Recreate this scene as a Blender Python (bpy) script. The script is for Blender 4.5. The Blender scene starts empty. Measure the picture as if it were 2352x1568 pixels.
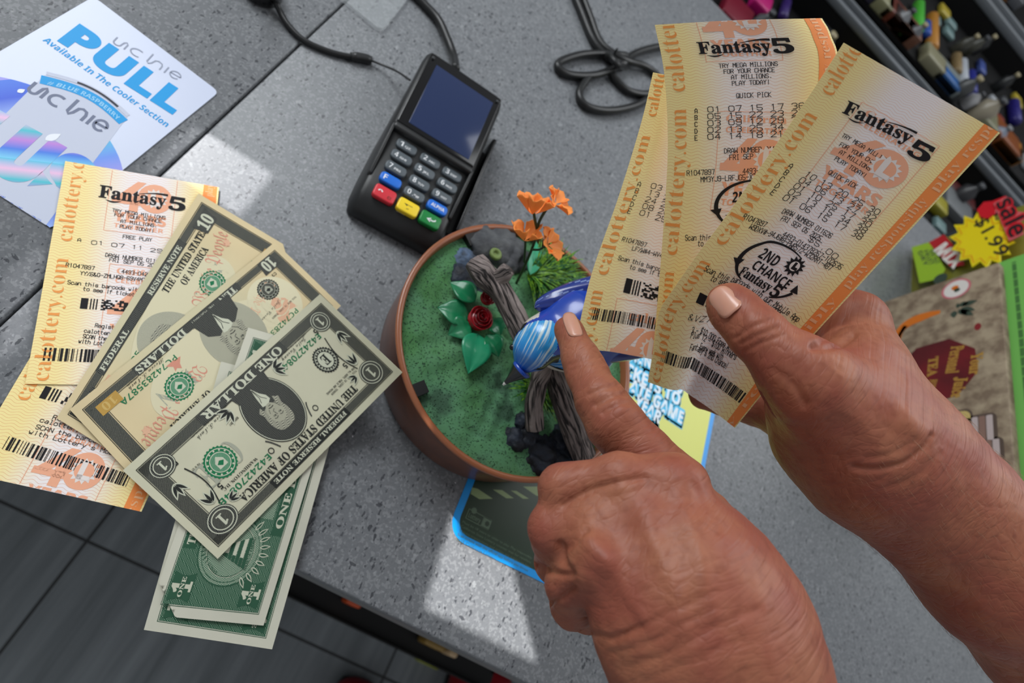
import bpy, bmesh, math, random
import numpy as np
from mathutils import Vector, Matrix, noise as mnoise
from mathutils.geometry import tessellate_polygon

# ------------------------------------------------------------------ camera
SC = bpy.context.scene
COL = SC.collection
F = 1311.6                                   # focal length in pixels of the 2352x1568 frame
TH, PH = math.radians(34.675), math.radians(-31.19)
CX, CY, H, ZC = 1176.0, 784.0, 392.0, 900.0  # camera 392 mm above the counter, counter 900 mm above the floor
UPC = np.array([math.sin(TH)*math.cos(PH), math.sin(TH)*math.sin(PH), -math.cos(TH)])

def _pl0(p):
    d = np.array([p[0]-CX, p[1]-CY, F]); return d*(-H/(d@UPC))
_e = _pl0((1208, 1568))-_pl0((691, 1312)); _e /= np.linalg.norm(_e)
R = np.array([_e, np.cross(UPC, _e), UPC])   # rows: world x (along the counter edge), y (into the counter), z
CAM = np.array([0., 0., H])

def ray(p):
    p = np.asarray(p, float)
    d = np.stack([p[..., 0]-CX, p[..., 1]-CY, np.full(p.shape[:-1], F)], -1)
    return d@R.T
def W(p, z=0.):                               # picture point -> point on the horizontal plane z (mm above the counter)
    d = ray(p); z = np.asarray(z, float)
    return CAM+d*((z-H)/d[..., 2])[..., None]
def D(p, dep):                                # picture point -> point at a depth (mm from the lens)
    d = ray(p); return CAM+d*(np.asarray(dep, float)/F)[..., None]
def onX(p, x):
    d = ray(p); return CAM+d*(x/d[0])
def PX(w):
    c = (np.asarray(w, float)-CAM)@R; return np.stack([CX+F*c[..., 0]/c[..., 2], CY+F*c[..., 1]/c[..., 2]], -1)
def DEP(w): return ((np.asarray(w, float)-CAM)@R)[..., 2]

def BW(v):                                    # mm above the counter -> Blender metres
    v = np.asarray(v, float); return (v+np.array([0, 0, ZC]))*.001

cd = bpy.data.cameras.new('camera'); cam = bpy.data.objects.new('camera', cd); COL.objects.link(cam)
cd.sensor_width = 36; cd.lens = F*36/2352; cd.clip_start = .01; cd.clip_end = 50
m = Matrix.Identity(4)
for i in range(3):
    m[i][0] = R[i, 0]; m[i][1] = -R[i, 1]; m[i][2] = -R[i, 2]
m.translation = Vector(BW(CAM)); cam.matrix_world = m
cd.dof.use_dof = True; cd.dof.focus_distance = .285; cd.dof.aperture_fstop = 8.0
SC.camera = cam

# ------------------------------------------------------------------ light
SC.view_settings.view_transform = 'Standard'; SC.view_settings.look = 'None'
SC.view_settings.exposure = 0.36; SC.view_settings.gamma = 1; SC.view_settings.use_curve_mapping = False
wd = bpy.data.worlds.new('world'); SC.world = wd; wd.use_nodes = True
wd.node_tree.nodes['Background'].inputs[0].default_value = (.93, .96, 1, 1)
wd.node_tree.nodes['Background'].inputs[1].default_value = .26
def area(name, loc, target, size, power, color=(1, 1, 1)):
    l = bpy.data.lights.new(name, 'AREA'); l.shape = 'RECTANGLE'; l.size, l.size_y = size; l.energy = power; l.color = color
    o = bpy.data.objects.new(name, l); COL.objects.link(o); o.location = BW(loc)
    o.rotation_euler = (Vector(BW(target))-o.location).to_track_quat('-Z', 'Y').to_euler(); return o
area('ceiling_panel_light', (1250, 1450, 1500), (700, 600, 0), (1.4, 1.2), 15, (.95, .98, 1))
area('storefront_light', (-1250, 900, 1250), (0, 200, 0), (.9, 1.1), 24, (.93, .97, 1))
SUN = np.array([-.70, .30, .65]); SUN /= np.linalg.norm(SUN)       # direction towards the sun
sl = bpy.data.lights.new('sun', 'SUN'); sl.energy = 6.5; sl.angle = math.radians(.15); sl.color = (1, .98, .95)
so = bpy.data.objects.new('sun', sl); COL.objects.link(so); so.rotation_euler = Vector(SUN).to_track_quat('Z', 'Y').to_euler()

# ------------------------------------------------------------------ materials
MATS = {}
def s2l(c): return tuple(((x/255)/12.92 if x/255 <= .04045 else ((x/255+.055)/1.055)**2.4) for x in c)
def mat(name, rgb=(128, 128, 128), rough=.5, spec=.5, metal=0., sss=0., coat=0., emit=0., alpha=1., trans=0., bump=None, var=None, aniso=None):
    """principled material; rgb is sRGB 0..255.  bump=(scale,strength[,stretch]); var=(scale, rgb2, amount)"""
    if name in MATS: return MATS[name]
    mt = bpy.data.materials.new(name); mt.use_nodes = True; nt = mt.node_tree; b = nt.nodes['Principled BSDF']
    c = s2l(rgb)+(1,)
    b.inputs['Base Color'].default_value = c; b.inputs['Roughness'].default_value = rough
    b.inputs['Specular IOR Level'].default_value = spec; b.inputs['Metallic'].default_value = metal
    b.inputs['Coat Weight'].default_value = coat; b.inputs['Coat Roughness'].default_value = .1
    b.inputs['Alpha'].default_value = alpha; b.inputs['Transmission Weight'].default_value = trans
    if sss:
        b.inputs['Subsurface Weight'].default_value = sss; b.inputs['Subsurface Radius'].default_value = (.004, .0015, .0008); b.inputs['Subsurface Scale'].default_value = 1
    if emit: b.inputs['Emission Color'].default_value = c; b.inputs['Emission Strength'].default_value = emit
    tc = None
    if bump or var: tc = nt.nodes.new('ShaderNodeNewGeometry')
    if var:
        n = nt.nodes.new('ShaderNodeTexNoise'); n.inputs['Scale'].default_value = var[0]; n.inputs['Detail'].default_value = 5
        nt.links.new(tc.outputs['Position'], n.inputs['Vector'])
        r = nt.nodes.new('ShaderNodeValToRGB'); r.color_ramp.elements[0].position = .5-.25/var[2]*.5; r.color_ramp.elements[1].position = .5+.25/var[2]*.5
        r.color_ramp.elements[0].color = c; r.color_ramp.elements[1].color = s2l(var[1])+(1,)
        nt.links.new(n.outputs['Fac'], r.inputs['Fac']); nt.links.new(r.outputs['Color'], b.inputs['Base Color'])
    if bump:
        n = nt.nodes.new('ShaderNodeTexNoise'); n.inputs['Scale'].default_value = bump[0]; n.inputs['Detail'].default_value = 6
        nt.links.new(tc.outputs['Position'], n.inputs['Vector'])
        bp = nt.nodes.new('ShaderNodeBump'); bp.inputs['Strength'].default_value = bump[1]; bp.inputs['Distance'].default_value = .001
        nt.links.new(n.outputs['Fac'], bp.inputs['Height']); nt.links.new(bp.outputs['Normal'], b.inputs['Normal'])
    MATS[name] = mt; return mt
class NT:                                     # tiny helper for node graphs
    def __init__(s, name, rough=.5, spec=.5):
        s.m = bpy.data.materials.new(name); s.m.use_nodes = True; s.t = s.m.node_tree; s.b = s.t.nodes['Principled BSDF']
        s.b.inputs['Roughness'].default_value = rough; s.b.inputs['Specular IOR Level'].default_value = spec; MATS[name] = s.m
    def n(s, typ, ins=None, **kw):
        nd = s.t.nodes.new('ShaderNode'+typ)
        for k, v in kw.items(): setattr(nd, k, v)
        for k, v in (ins or {}).items(): s.set(nd.inputs[k], v)
        return nd
    def set(s, sock, v):
        if hasattr(v, 'is_output'): s.t.links.new(v, sock)
        elif isinstance(v, tuple) and len(v) == 3 and sock.type == 'RGBA': sock.default_value = v+(1,)
        else: sock.default_value = v
    def math(s, op, a, b=0., c=0.): return s.n('Math', {0: a, 1: b, 2: c}, operation=op).outputs[0]
    def mix(s, f, a, b):
        nd = s.n('Mix', data_type='RGBA'); s.set(nd.inputs[0], f)
        for k, v in ((6, a), (7, b)):
            if isinstance(v, tuple): nd.inputs[k].default_value = s2l(v)+(1,)
            else: s.t.links.new(v, nd.inputs[k])
        return nd.outputs[2]
    def uv(s):                                # uv map holds centimetres
        u = s.n('UVMap'); x = s.n('SeparateXYZ', {0: u.outputs[0]}); return s.math('MULTIPLY', x.outputs[0], 100.), s.math('MULTIPLY', x.outputs[1], 100.), u.outputs[0]
    def color(s, v): s.set(s.b.inputs['Base Color'], v)
    def bump(s, h, strength, dist=.001):
        nd = s.n('Bump', {'Strength': strength, 'Distance': dist, 'Height': h}); s.t.links.new(nd.outputs[0], s.b.inputs['Normal'])

# ------------------------------------------------------------------ objects
BASE = {}
def thing(name, label, cat, loc=(0, 0, 0), group=None):
    o = bpy.data.objects.new(name, None); COL.objects.link(o); o.empty_display_size = .02
    o.location = BW(loc); o['label'] = label; o['category'] = cat
    if group: o['group'] = group
    BASE[o] = np.array(loc, float); return o
def tag(o, label=None, cat=None, group=None, kind=None):
    for k, v in (('label', label), ('category', cat), ('group', group), ('kind', kind)):
        if v: o[k] = v
    return o
def obj(name, V, Fc, mats, parent=None, idx=None, smooth=True, uv=None, base=None):
    """mesh object; V in mm above the counter"""
    V = np.asarray(V, float)
    if parent is not None: b = BASE[parent]
    elif base is not None: b = np.asarray(base, float)
    else: b = np.array([(V[:, 0].min()+V[:, 0].max())/2, (V[:, 1].min()+V[:, 1].max())/2, V[:, 2].min()])
    me = bpy.data.meshes.new(name); me.from_pydata(((V-b)*.001).tolist(), [], [tuple(int(i) for i in f) for f in Fc])
    if not isinstance(mats, (list, tuple)): mats = [mats]
    for q in mats: me.materials.append(q)
    if idx is not None: me.polygons.foreach_set('material_index', np.asarray(idx, np.int32))
    me.polygons.foreach_set('use_smooth', np.full(len(me.polygons), smooth))
    if uv is not None:
        l = me.uv_layers.new(name='UVMap'); li = np.zeros(len(me.loops), np.int32); me.loops.foreach_get('vertex_index', li)
        l.data.foreach_set('uv', (np.asarray(uv, float)[li]*.01).ravel())
    me.update(); o = bpy.data.objects.new(name, me); COL.objects.link(o); BASE[o] = b
    if parent is not None: o.parent = parent
    else: o.location = BW(b)
    return o
def mod_bevel(o, w, seg=3, ang=35):
    b = o.modifiers.new('bevel', 'BEVEL'); b.width = w*.001; b.segments = seg; b.limit_method = 'ANGLE'; b.angle_limit = math.radians(ang)
    for p in o.data.polygons: p.use_smooth = True
    return o
def boxm(a, b, M=None, o=(0, 0, 0)):
    V = np.array([(x, y, z) for z in (a[2], b[2]) for y in (a[1], b[1]) for x in (a[0], b[0])], float)
    if M is not None: V = V@np.asarray(M).T
    return V+np.asarray(o), [(0, 2, 3, 1), (4, 5, 7, 6), (0, 1, 5, 4), (2, 6, 7, 3), (0, 4, 6, 2), (1, 3, 7, 5)]
def join(parts):
    V, Fc, n = [], [], 0
    for v, f in parts:
        V.append(np.asarray(v, float)); Fc += [tuple(i+n for i in q) for q in f]; n += len(v)
    return np.concatenate(V), Fc
def spline(P, n=8):                            # Catmull-Rom through points (any dimension)
    P = np.asarray(P, float); Q = np.vstack([2*P[0]-P[1], P, 2*P[-1]-P[-2]]); out = []
    for i in range(1, len(Q)-2):
        for t in np.linspace(0, 1, n, endpoint=False):
            a, b, c, d = Q[i-1:i+3]; out.append(.5*(2*b+(c-a)*t+(2*a-5*b+4*c-d)*t*t+(3*b-a-3*c+d)*t**3))
    out.append(P[-1]); return np.array(out)
def tube(P, r, seg=12, cap=True, disp=None):
    P = np.asarray(P, float); n = len(P); r = np.broadcast_to(np.asarray(r, float), (n,))
    T = np.gradient(P, axis=0); T /= np.linalg.norm(T, axis=1)[:, None]+1e-9
    u = np.cross(T[0], (0, 0, 1.)); u = u if np.linalg.norm(u) > .1 else np.cross(T[0], (0, 1., 0)); V = []
    for i in range(n):
        u = u-T[i]*(u@T[i]); u /= np.linalg.norm(u); w = np.cross(T[i], u)
        for k in range(seg):
            a = 2*math.pi*k/seg; q = r[i]*(disp(i, k) if disp else 1)
            V.append(P[i]+q*(math.cos(a)*u+math.sin(a)*w))
    Fc = [(i*seg+k, i*seg+(k+1) % seg, (i+1)*seg+(k+1) % seg, (i+1)*seg+k) for i in range(n-1) for k in range(seg)]
    if cap: Fc += [tuple(range(seg))[::-1], tuple((n-1)*seg+k for k in range(seg))]
    return np.array(V), Fc
def lathe(prof, c, seg=72):
    V = [(c[0]+r*math.cos(2*math.pi*k/seg), c[1]+r*math.sin(2*math.pi*k/seg), c[2]+z) for r, z in prof for k in range(seg)]
    return np.array(V), [(i*seg+k, i*seg+(k+1) % seg, (i+1)*seg+(k+1) % seg, (i+1)*seg+k) for i in range(len(prof)-1) for k in range(seg)]
def blob(c, r, seed=0, amp=.25, sub=3, sc=1.2):
    bm = bmesh.new(); bmesh.ops.create_icosphere(bm, subdivisions=sub, radius=1); V = []
    for v in bm.verts:
        p = v.co; k = 1+amp*mnoise.fractal(p*sc+Vector((seed*3.1, seed*1.7, seed)), 1., 2., 4)
        V.append([c[i]+r[i]*p[i]*k for i in range(3)])
    Fc = [tuple(v.index for v in f.verts) for f in bm.faces]; bm.free(); return np.array(V), Fc
def srand(s): random.seed(s)
# ------------------------------------------------------------------ signed-distance modelling (hands, bird, shoes)
def smin(a, b, k):
    h = np.clip(.5+.5*(b-a)/k, 0, 1); return b+(a-b)*h-k*h*(1-h)
def cone(P, a, b, ra, rb):
    a = np.asarray(a, np.float32); b = np.asarray(b, np.float32); d = b-a
    q = P-a; t = np.clip((q@d)/(d@d), 0, 1); return np.sqrt(((q-t[..., None]*d)**2).sum(-1))-(ra+(rb-ra)*t)
def surfnet(fn, lo, hi, h):
    ax = [np.arange(l, u+h, h, dtype=np.float32) for l, u in zip(lo, hi)]
    c4 = [a[::4] for a in ax]; Fc4 = fn(np.stack(np.meshgrid(*c4, indexing='ij'), -1)).astype(np.float32)       # coarse pass, then only the shell
    Fv = np.repeat(np.repeat(np.repeat(Fc4, 4, 0), 4, 1), 4, 2)[:len(ax[0]), :len(ax[1]), :len(ax[2])].copy()
    near = np.argwhere(np.abs(Fv) < 11*h); Fv[near[:, 0], near[:, 1], near[:, 2]] = fn(np.stack([ax[k][near[:, k]] for k in range(3)], -1)); ins = Fv < 0
    nx, ny, nz = Fv.shape; cs = (nx-1, ny-1, nz-1)
    acc = np.zeros(cs+(3,), np.float32); cnt = np.zeros(cs, np.float32)
    C = [(i, j, k) for i in (0, 1) for j in (0, 1) for k in (0, 1)]
    sl = lambda A, c: A[c[0]:c[0]+cs[0], c[1]:c[1]+cs[1], c[2]:c[2]+cs[2]]
    for a in C:
        for d in range(3):
            if a[d]: continue
            b = list(a); b[d] = 1
            fa, fb = sl(Fv, a), sl(Fv, b); mk = (fa < 0) != (fb < 0)
            t = np.where(mk, fa/np.where(mk, fa-fb, 1), 0)
            p = np.zeros(cs+(3,), np.float32); p += np.array(a, np.float32); p[..., d] += t
            acc += p*mk[..., None]; cnt += mk
    on = cnt > 0; idn = -np.ones(cs, np.int64); idn[on] = np.arange(on.sum())
    ijk = np.argwhere(on); V = (ijk+acc[on]/cnt[on][:, None])*h+np.array([x[0] for x in ax])
    Fc = []
    for d in range(3):
        e, f = [(1, 2), (2, 0), (0, 1)][d]
        s0 = [slice(1, n-1) for n in (nx, ny, nz)]; s0[d] = slice(0, (nx, ny, nz)[d]-1)
        s1 = list(s0); s1[d] = slice(1, (nx, ny, nz)[d])
        A, B = ins[tuple(s0)], ins[tuple(s1)]; w = np.argwhere(A != B)
        off = np.array([s.start for s in s0]); flip = A[A != B]; w = w+off
        def cell(de, df):
            q = w.copy(); q[:, e] -= de; q[:, f] -= df; return idn[q[:, 0], q[:, 1], q[:, 2]]
        Q = np.stack([cell(1, 1), cell(0, 1), cell(0, 0), cell(1, 0)], 1); Q[~flip] = Q[~flip][:, ::-1]; Fc.append(Q)
    return V.astype(float), np.concatenate(Fc)
def vnormals(V, Fc):
    Fc = np.asarray(Fc); n = np.cross(V[Fc[:, 2]]-V[Fc[:, 0]], V[Fc[:, 3]]-V[Fc[:, 1]]); N = np.zeros_like(V)
    for k in range(4): np.add.at(N, Fc[:, k], n)
    return N/(np.linalg.norm(N, axis=1)[:, None]+1e-9)
def smoothv(V, Fc, it=2, lam=.5):
    Fc = np.asarray(Fc)
    for _ in range(it):
        S = np.zeros_like(V); c = np.zeros(len(V))
        for k in range(4):
            for j in (1, 3):
                np.add.at(S, Fc[:, k], V[Fc[:, (k+j) % 4]]); np.add.at(c, Fc[:, k], 1)
        V = V+lam*(S/np.maximum(c, 1)[:, None]-V)
    return V
def pdist(P, L):                               # distance of 2-D points to a polyline
    d = np.full(len(P), 1e9)
    for a, b in zip(L[:-1], L[1:]):
        a = np.asarray(a, float); e = np.asarray(b, float)-a; t = np.clip(((P-a)@e)/(e@e), 0, 1); d = np.minimum(d, np.linalg.norm(P-a-t[:, None]*e, axis=1))
    return d

# ------------------------------------------------------------------ printed sheets
class Flat:                                    # flat or gently waved sheet from four world corners TL TR BR BL
    def __init__(s, c, w, h, wave=None):
        s.c = [np.asarray(q, float) for q in c]; s.w, s.h, s.wave = w, h, wave
        n = np.cross(s.c[1]-s.c[0], s.c[3]-s.c[0]); s.nn = -n/np.linalg.norm(n)
    def pos(s, u, v):
        a, b = (u/s.w)[..., None], (v/s.h)[..., None]; c = s.c
        P = (1-b)*((1-a)*c[0]+a*c[1])+b*((1-a)*c[3]+a*c[2])
        if s.wave is not None: P = P+s.nn*s.wave(u/s.w, v/s.h)[..., None]
        if s.lift is not None: P = CAM+(P-CAM)*((P[..., 2]+s.lift(u, v)-H)/(P[..., 2]-H))[..., None]
        return P
    lift = None
    def nrm(s, u, v):
        e = .5; du = s.pos(u+e, v)-s.pos(u-e, v); dv = s.pos(u, v+e)-s.pos(u, v-e); n = -np.cross(du, dv)
        return n/np.linalg.norm(n, axis=-1)[..., None]
    def uv(s, px):                              # picture point -> sheet mm
        best = (s.w/2, s.h/2, max(s.w, s.h)/2)
        for _ in range(7):
            u0, v0, r = best
            U, V = np.meshgrid(np.linspace(u0-r, u0+r, 15), np.linspace(v0-r, v0+r, 15)); P = PX(s.pos(U, V))
            k = np.argmin(((P-np.asarray(px))**2).sum(-1)); best = (U.flat[k], V.flat[k], r*.28)
        return np.array(best[:2])
class Held(Flat):                              # curled sheet: outline polylines in the picture, true distance by depth function
    def __init__(s, L, Rr, T, B, w, h, z0, z1, curl):
        s.w, s.h, s.z0, s.z1, s.curl = w, h, z0, z1, curl
        def rs(P):
            P = np.asarray(P, float); P = spline(P, 10) if len(P) > 2 else P
            l = np.r_[0, np.cumsum(np.linalg.norm(np.diff(P, axis=0), axis=1))]; l /= l[-1]
            return lambda t: np.stack([np.interp(t, l, P[:, 0]), np.interp(t, l, P[:, 1])], -1)+np.where((t < 0)[..., None], t[..., None]*(P[1]-P[0])/max(l[1], 1e-6), 0)+np.where((t > 1)[..., None], (t-1)[..., None]*(P[-1]-P[-2])/max(1-l[-2], 1e-6), 0)
        s.L, s.R, s.T, s.B = rs(L), rs(Rr), rs(T), rs(B); s.k = [np.asarray(q, float) for q in (L[0], Rr[0], Rr[-1], L[-1])]
    def pos(s, u, v):
        a, b = u/s.w, v/s.h; q = (b/s.z1)/((1-b)/s.z0+b/s.z1); A, Q = a[..., None], q[..., None]
        P = (1-Q)*s.T(a)+Q*s.B(a)+(1-A)*s.L(q)+A*s.R(q)-((1-Q)*((1-A)*s.k[0]+A*s.k[1])+Q*((1-A)*s.k[3]+A*s.k[2]))
        return D(P, 1/((1-q)/s.z0+q/s.z1)+s.curl(a, b))

FONTC = {}
def mathtxt(t, st):
    U, l, dg = {'serif': (0x1D400, 0x1D41A, 0x1D7CE), 'frak': (0x1D504, 0x1D51E, 0), 'script': (0x1D4D0, 0x1D4EA, 0), 'bold': (0x1D5D4, 0x1D5EE, 0x1D7EC), 'sans': (0, 0, 0), 'mono': (0x1D670, 0x1D68A, 0x1D7F6)}[st]
    if st == 'sans': return t
    return ''.join(chr(U+ord(c)-65) if 'A' <= c <= 'Z' else chr(l+ord(c)-97) if 'a' <= c <= 'z' else chr(dg+ord(c)-48) if c.isdigit() and dg else c for c in t)
def glyphs(t, st, off=0., sp=1.):
    k = (t, st, off, sp)
    if k in FONTC: return FONTC[k]
    c = bpy.data.curves.new('lettering', 'FONT'); c.body = mathtxt(t, st); c.offset = off; c.space_character = sp; c.resolution_u = 4
    o = bpy.data.objects.new('lettering', c)
    me = bpy.data.meshes.new_from_object(o); me.calc_loop_triangles()
    V = np.array([v.co[:2] for v in me.vertices]).reshape(-1, 2); T = np.array([t.vertices[:] for t in me.loop_triangles]).reshape(-1, 3)
    bpy.data.objects.remove(o); bpy.data.curves.remove(c); bpy.data.meshes.remove(me); FONTC[k] = (V, T); return V, T
STROKE = dict(A='0206284642 0444', B='02083847463505 3544433202', C='4738180703123243', D='02082846442202', E='48080242 0535', F='480802 0535', G='47381807031232434535', H='0208 4248 0545', I='1838 2822 1232', J='4843321203', K='0208 480542', L='080242', M='0208254842', N='02084248', O='030718384743321203', P='02083847463505', Q='030718384743321203 2442', R='02083847463505 2542', S='473818070615354443321203', T='0848 2822', U='080312324348', V='082248', W='0802254248', X='0248 0842', Y='082548 2522', Z='08480242',
  a='16364542 441403123243', b='0802 0516364543321203', c='4536160503123243', d='4842 4536160503123243', e='04444536160503123243', f='38281712 0636', g='46413010 4536160503123243', h='0802 0516364542', i='2622 2827', k='0802 4604 1542', l='1828 2822 1232', m='0602 051625 2522 25364542', n='0602 0516364542', o='051636454332120305', p='0600 0516364543321203', r='0602 05163645', s='45361605143443321203', t='18132232 0636', u='0603123243 4642', v='062246', w='0612243246', y='0623 4610')
STROKE.update({'0': '030718384743321203', '1': '172822', '2': '07183847460242', '3': '07183847463525 3544433212', '4': '32380444', '5': '480805354443321203', '6': '4738180703123243443505', '7': '084822', '8': '180706153546473818 1504031232434435', '9': '4515060718384743321203', '.': '2223', ',': '2221', '-': '0545', '!': '2824 2322', '#': '1218 3238 0444 0646', '%': '0248 0807 4342', '&': '4206071827040312 2244', '$': '473818070615354443321203 2921', "'": '2827', ' ': ''})

class Art:
    def __init__(s): s.d = []                   # (V, T, material, layer)
    def add(s, V, T, m, L=0): s.d.append((np.asarray(V, float), np.asarray(T, int), m, L))
    def poly(s, P, m, L=0):
        T = tessellate_polygon([[Vector((x, y, 0)) for x, y in P]]); s.add(P, [t for t in T], m, L)
    def holed(s, loops, m, L=0):
        T = tessellate_polygon([[Vector((x, y, 0)) for x, y in P] for P in loops]); s.add([q for P in loops for q in P], [t for t in T], m, L)
    def rect(s, a, b, c, d, m, L=0): s.add([(a, b), (c, b), (c, d), (a, d)], [(0, 1, 2), (0, 2, 3)], m, L)
    def ell(s, cx, cy, rx, ry, m, L=0, n=40, a0=0., a1=360.):
        A = np.radians(np.linspace(a0, a1, n+1)); V = np.vstack([[(cx, cy)], np.c_[cx+rx*np.cos(A), cy+ry*np.sin(A)]]); s.add(V, [(0, i, i+1) for i in range(1, n+1)], m, L)
    def ring(s, cx, cy, rx, ry, w, m, L=0, n=48, a0=0., a1=360., teeth=0):
        A = np.radians(np.linspace(a0, a1, n+1)); k = 1+(.0+teeth*np.where(np.arange(n+1) % 2, 1, -1))
        V = np.vstack([np.c_[cx+rx*k*np.cos(A), cy+ry*k*np.sin(A)], np.c_[cx+(rx-w)*np.cos(A), cy+(ry-w)*np.sin(A)]])
        s.add(V, [t for i in range(n) for t in ((i, i+1, n+1+i), (i+1, n+2+i, n+1+i))], m, L)
    def star(s, cx, cy, r0, r1, n, m, L=0, a0=0., P=False):
        V = [(cx+(r0 if i % 2 == 0 else r1)*math.cos(a0+math.pi*i/n), cy+(r0 if i % 2 == 0 else r1)*math.sin(a0+math.pi*i/n)) for i in range(2*n)]
        s.poly(V, m, L)
    def line(s, P, w, m, L=0):
        P = np.asarray(P, float); ws = np.broadcast_to(np.asarray(w, float), (len(P),))
        T = np.gradient(P, axis=0); T /= np.linalg.norm(T, axis=1)[:, None]+1e-9; N = np.c_[-T[:, 1], T[:, 0]]*ws[:, None]/2
        n = len(P); s.add(np.vstack([P+N, P-N]), [t for i in range(n-1) for t in ((i, i+1, n+i), (i+1, n+i+1, n+i))], m, L)
    def frame(s, a, b, c, d, w, m, L=0):
        for q in ((a, b, c, b+w), (a, d-w, c, d), (a, b, a+w, d), (c-w, b, c, d)): s.rect(*q, m, L)
    def leaf(s, p, q, w, m, L=0):
        p, q = np.asarray(p, float), np.asarray(q, float); d = q-p; n = np.array([-d[1], d[0]])/np.linalg.norm(d)*w
        t = np.linspace(0, 1, 9)[:, None]; b = np.sin(np.pi*t**.8); s.poly(np.vstack([p+d*t+n*b, (p+d*t-n*b)[1:-1][::-1]]), m, L)
    def text(s, t, p0, p1, h, m, st='sans', off=0., L=1, sp=1., fit=True, slant=0., arc=None):
        """lettering along p0->p1 (sheet mm, v down), cap height h; fit stretches the length to the two points"""
        V, T = glyphs(t, st, off, sp)
        if not len(V): return
        p0, p1 = np.asarray(p0, float), np.asarray(p1, float); d = p1-p0; l = np.linalg.norm(d); d /= l; n = np.array([d[1], -d[0]])
        x = V[:, 0]-V[:, 0].min(); wid = x.max(); k = h/.69; sx = l/wid if fit else k
        if not fit: p0 = (p0+p1)/2-d*wid*k/2 if fit is None else p0
        y = V[:, 1]*k; X = x*sx+slant*y
        if arc: y = y+arc*np.sin(np.pi*np.clip(X/l, 0, 1))
        s.add(p0+X[:, None]*d+y[:, None]*n, T, m, L)
    def stroke(s, t, p0, p1, h, m, w=.34, L=1, gw=.74):
        p0, p1 = np.asarray(p0, float), np.asarray(p1, float); d = p1-p0; l = np.linalg.norm(d); d /= l; n = np.array([d[1], -d[0]]); a = l/max(len(t)-.25, .8)
        V, T = [], []
        for i, c in enumerate(t):
            for sg in STROKE.get(c, '').split():
                q = [(int(sg[j])/4*gw*a+i*a, (int(sg[j+1])-2)/6*h) for j in range(0, len(sg), 2)]
                for A, B in zip(q[:-1], q[1:]):
                    A, B = np.array(A), np.array(B); e = B-A; le = np.linalg.norm(e)
                    if le < 1e-6: continue
                    e = e/le*w/2; f = np.array([-e[1], e[0]]); k = len(V)
                    for z in (A-e+f, B+e+f, B+e-f, A-e-f): V.append(p0+z[0]*d+z[1]*n)
                    T += [(k, k+1, k+2), (k, k+2, k+3)]
        if V: s.add(V, T, m, L)
    def bars(s, p0, p1, q0, seed, m, n=70, L=1):  # barcode: p0->p1 top edge, q0 bottom-left
        random.seed(seed); p0, p1, q0 = [np.asarray(q, float) for q in (p0, p1, q0)]; d = p1-p0; e = q0-p0; x = 0; ws = []
        for i in range(n): ws.append(random.choice((1, 1, 2, 3, 4)))
        tot = sum(ws); V, T = [], []
        for i, wv in enumerate(ws):
            if i % 2 == 0:
                k = len(V); a, b = x/tot, (x+wv)/tot; V += [p0+d*a, p0+d*b, p0+d*b+e, p0+d*a+e]; T += [(k, k+1, k+2), (k, k+2, k+3)]
            x += wv
        s.add(V, T, m, L)
    def matrix(s, p0, p1, q0, nx, ny, seed, m, L=1):
        random.seed(seed); p0, p1, q0 = [np.asarray(q, float) for q in (p0, p1, q0)]; d = (p1-p0)/nx; e = (q0-p0)/ny; V, T = [], []
        for i in range(nx):
            for j in range(ny):
                if random.random() < .5:
                    k = len(V); o = p0+d*i+e*j; V += [o, o+d*1.02, o+d*1.02+e*1.02, o+e*1.02]; T += [(k, k+1, k+2), (k, k+2, k+3)]
        s.add(V, T, m, L)
    def build(s, name, sh, parent, clip=True, maxe=4., o0=.12, dl=.05):
        VV, TT, II, mats, n = [], [], [], [], 0
        for V, T, m_, L in s.d:
            while len(T):                        # split long triangles so the print follows the sheet
                e = [np.linalg.norm(V[T[:, i]]-V[T[:, (i+1) % 3]], axis=1) for i in range(3)]; big = np.maximum.reduce(e) > maxe
                if not big.any(): break
                B = T[big]; k = len(V); mm = [(V[B[:, i]]+V[B[:, (i+1) % 3]])/2 for i in range(3)]; V = np.vstack([V]+mm); nb = len(B); a, b, c = k+np.arange(nb), k+nb+np.arange(nb), k+2*nb+np.arange(nb)
                T = np.vstack([T[~big], np.c_[B[:, 0], a, c], np.c_[a, B[:, 1], b], np.c_[c, b, B[:, 2]], np.c_[a, b, c]])
            if clip and len(T):
                cc = V[T].mean(1); ok = (cc[:, 0] > .05) & (cc[:, 0] < sh.w-.05) & (cc[:, 1] > .05) & (cc[:, 1] < sh.h-.05); T = T[ok]
                V = np.c_[np.clip(V[:, 0], 0, sh.w), np.clip(V[:, 1], 0, sh.h)]
            if not len(T): continue
            if m_ not in mats: mats.append(m_)
            q = V[T]; ar = (q[:, 1, 0]-q[:, 0, 0])*(q[:, 2, 1]-q[:, 0, 1])-(q[:, 1, 1]-q[:, 0, 1])*(q[:, 2, 0]-q[:, 0, 0]); T = np.where((ar > 0)[:, None], T[:, ::-1], T); T = T[np.abs(ar) > 1e-7]
            VV.append((V, L)); TT.append(T+n); II += [mats.index(m_)]*len(T); n += len(V)
        U = np.vstack([v for v, _ in VV]); Lz = np.concatenate([np.full(len(v), L) for v, L in VV])
        P = sh.pos(U[:, 0], U[:, 1])+sh.nrm(U[:, 0], U[:, 1])*(o0+dl*Lz)[:, None]
        return obj(name, P, np.vstack(TT), mats, parent, II, smooth=True, uv=U)
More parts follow.
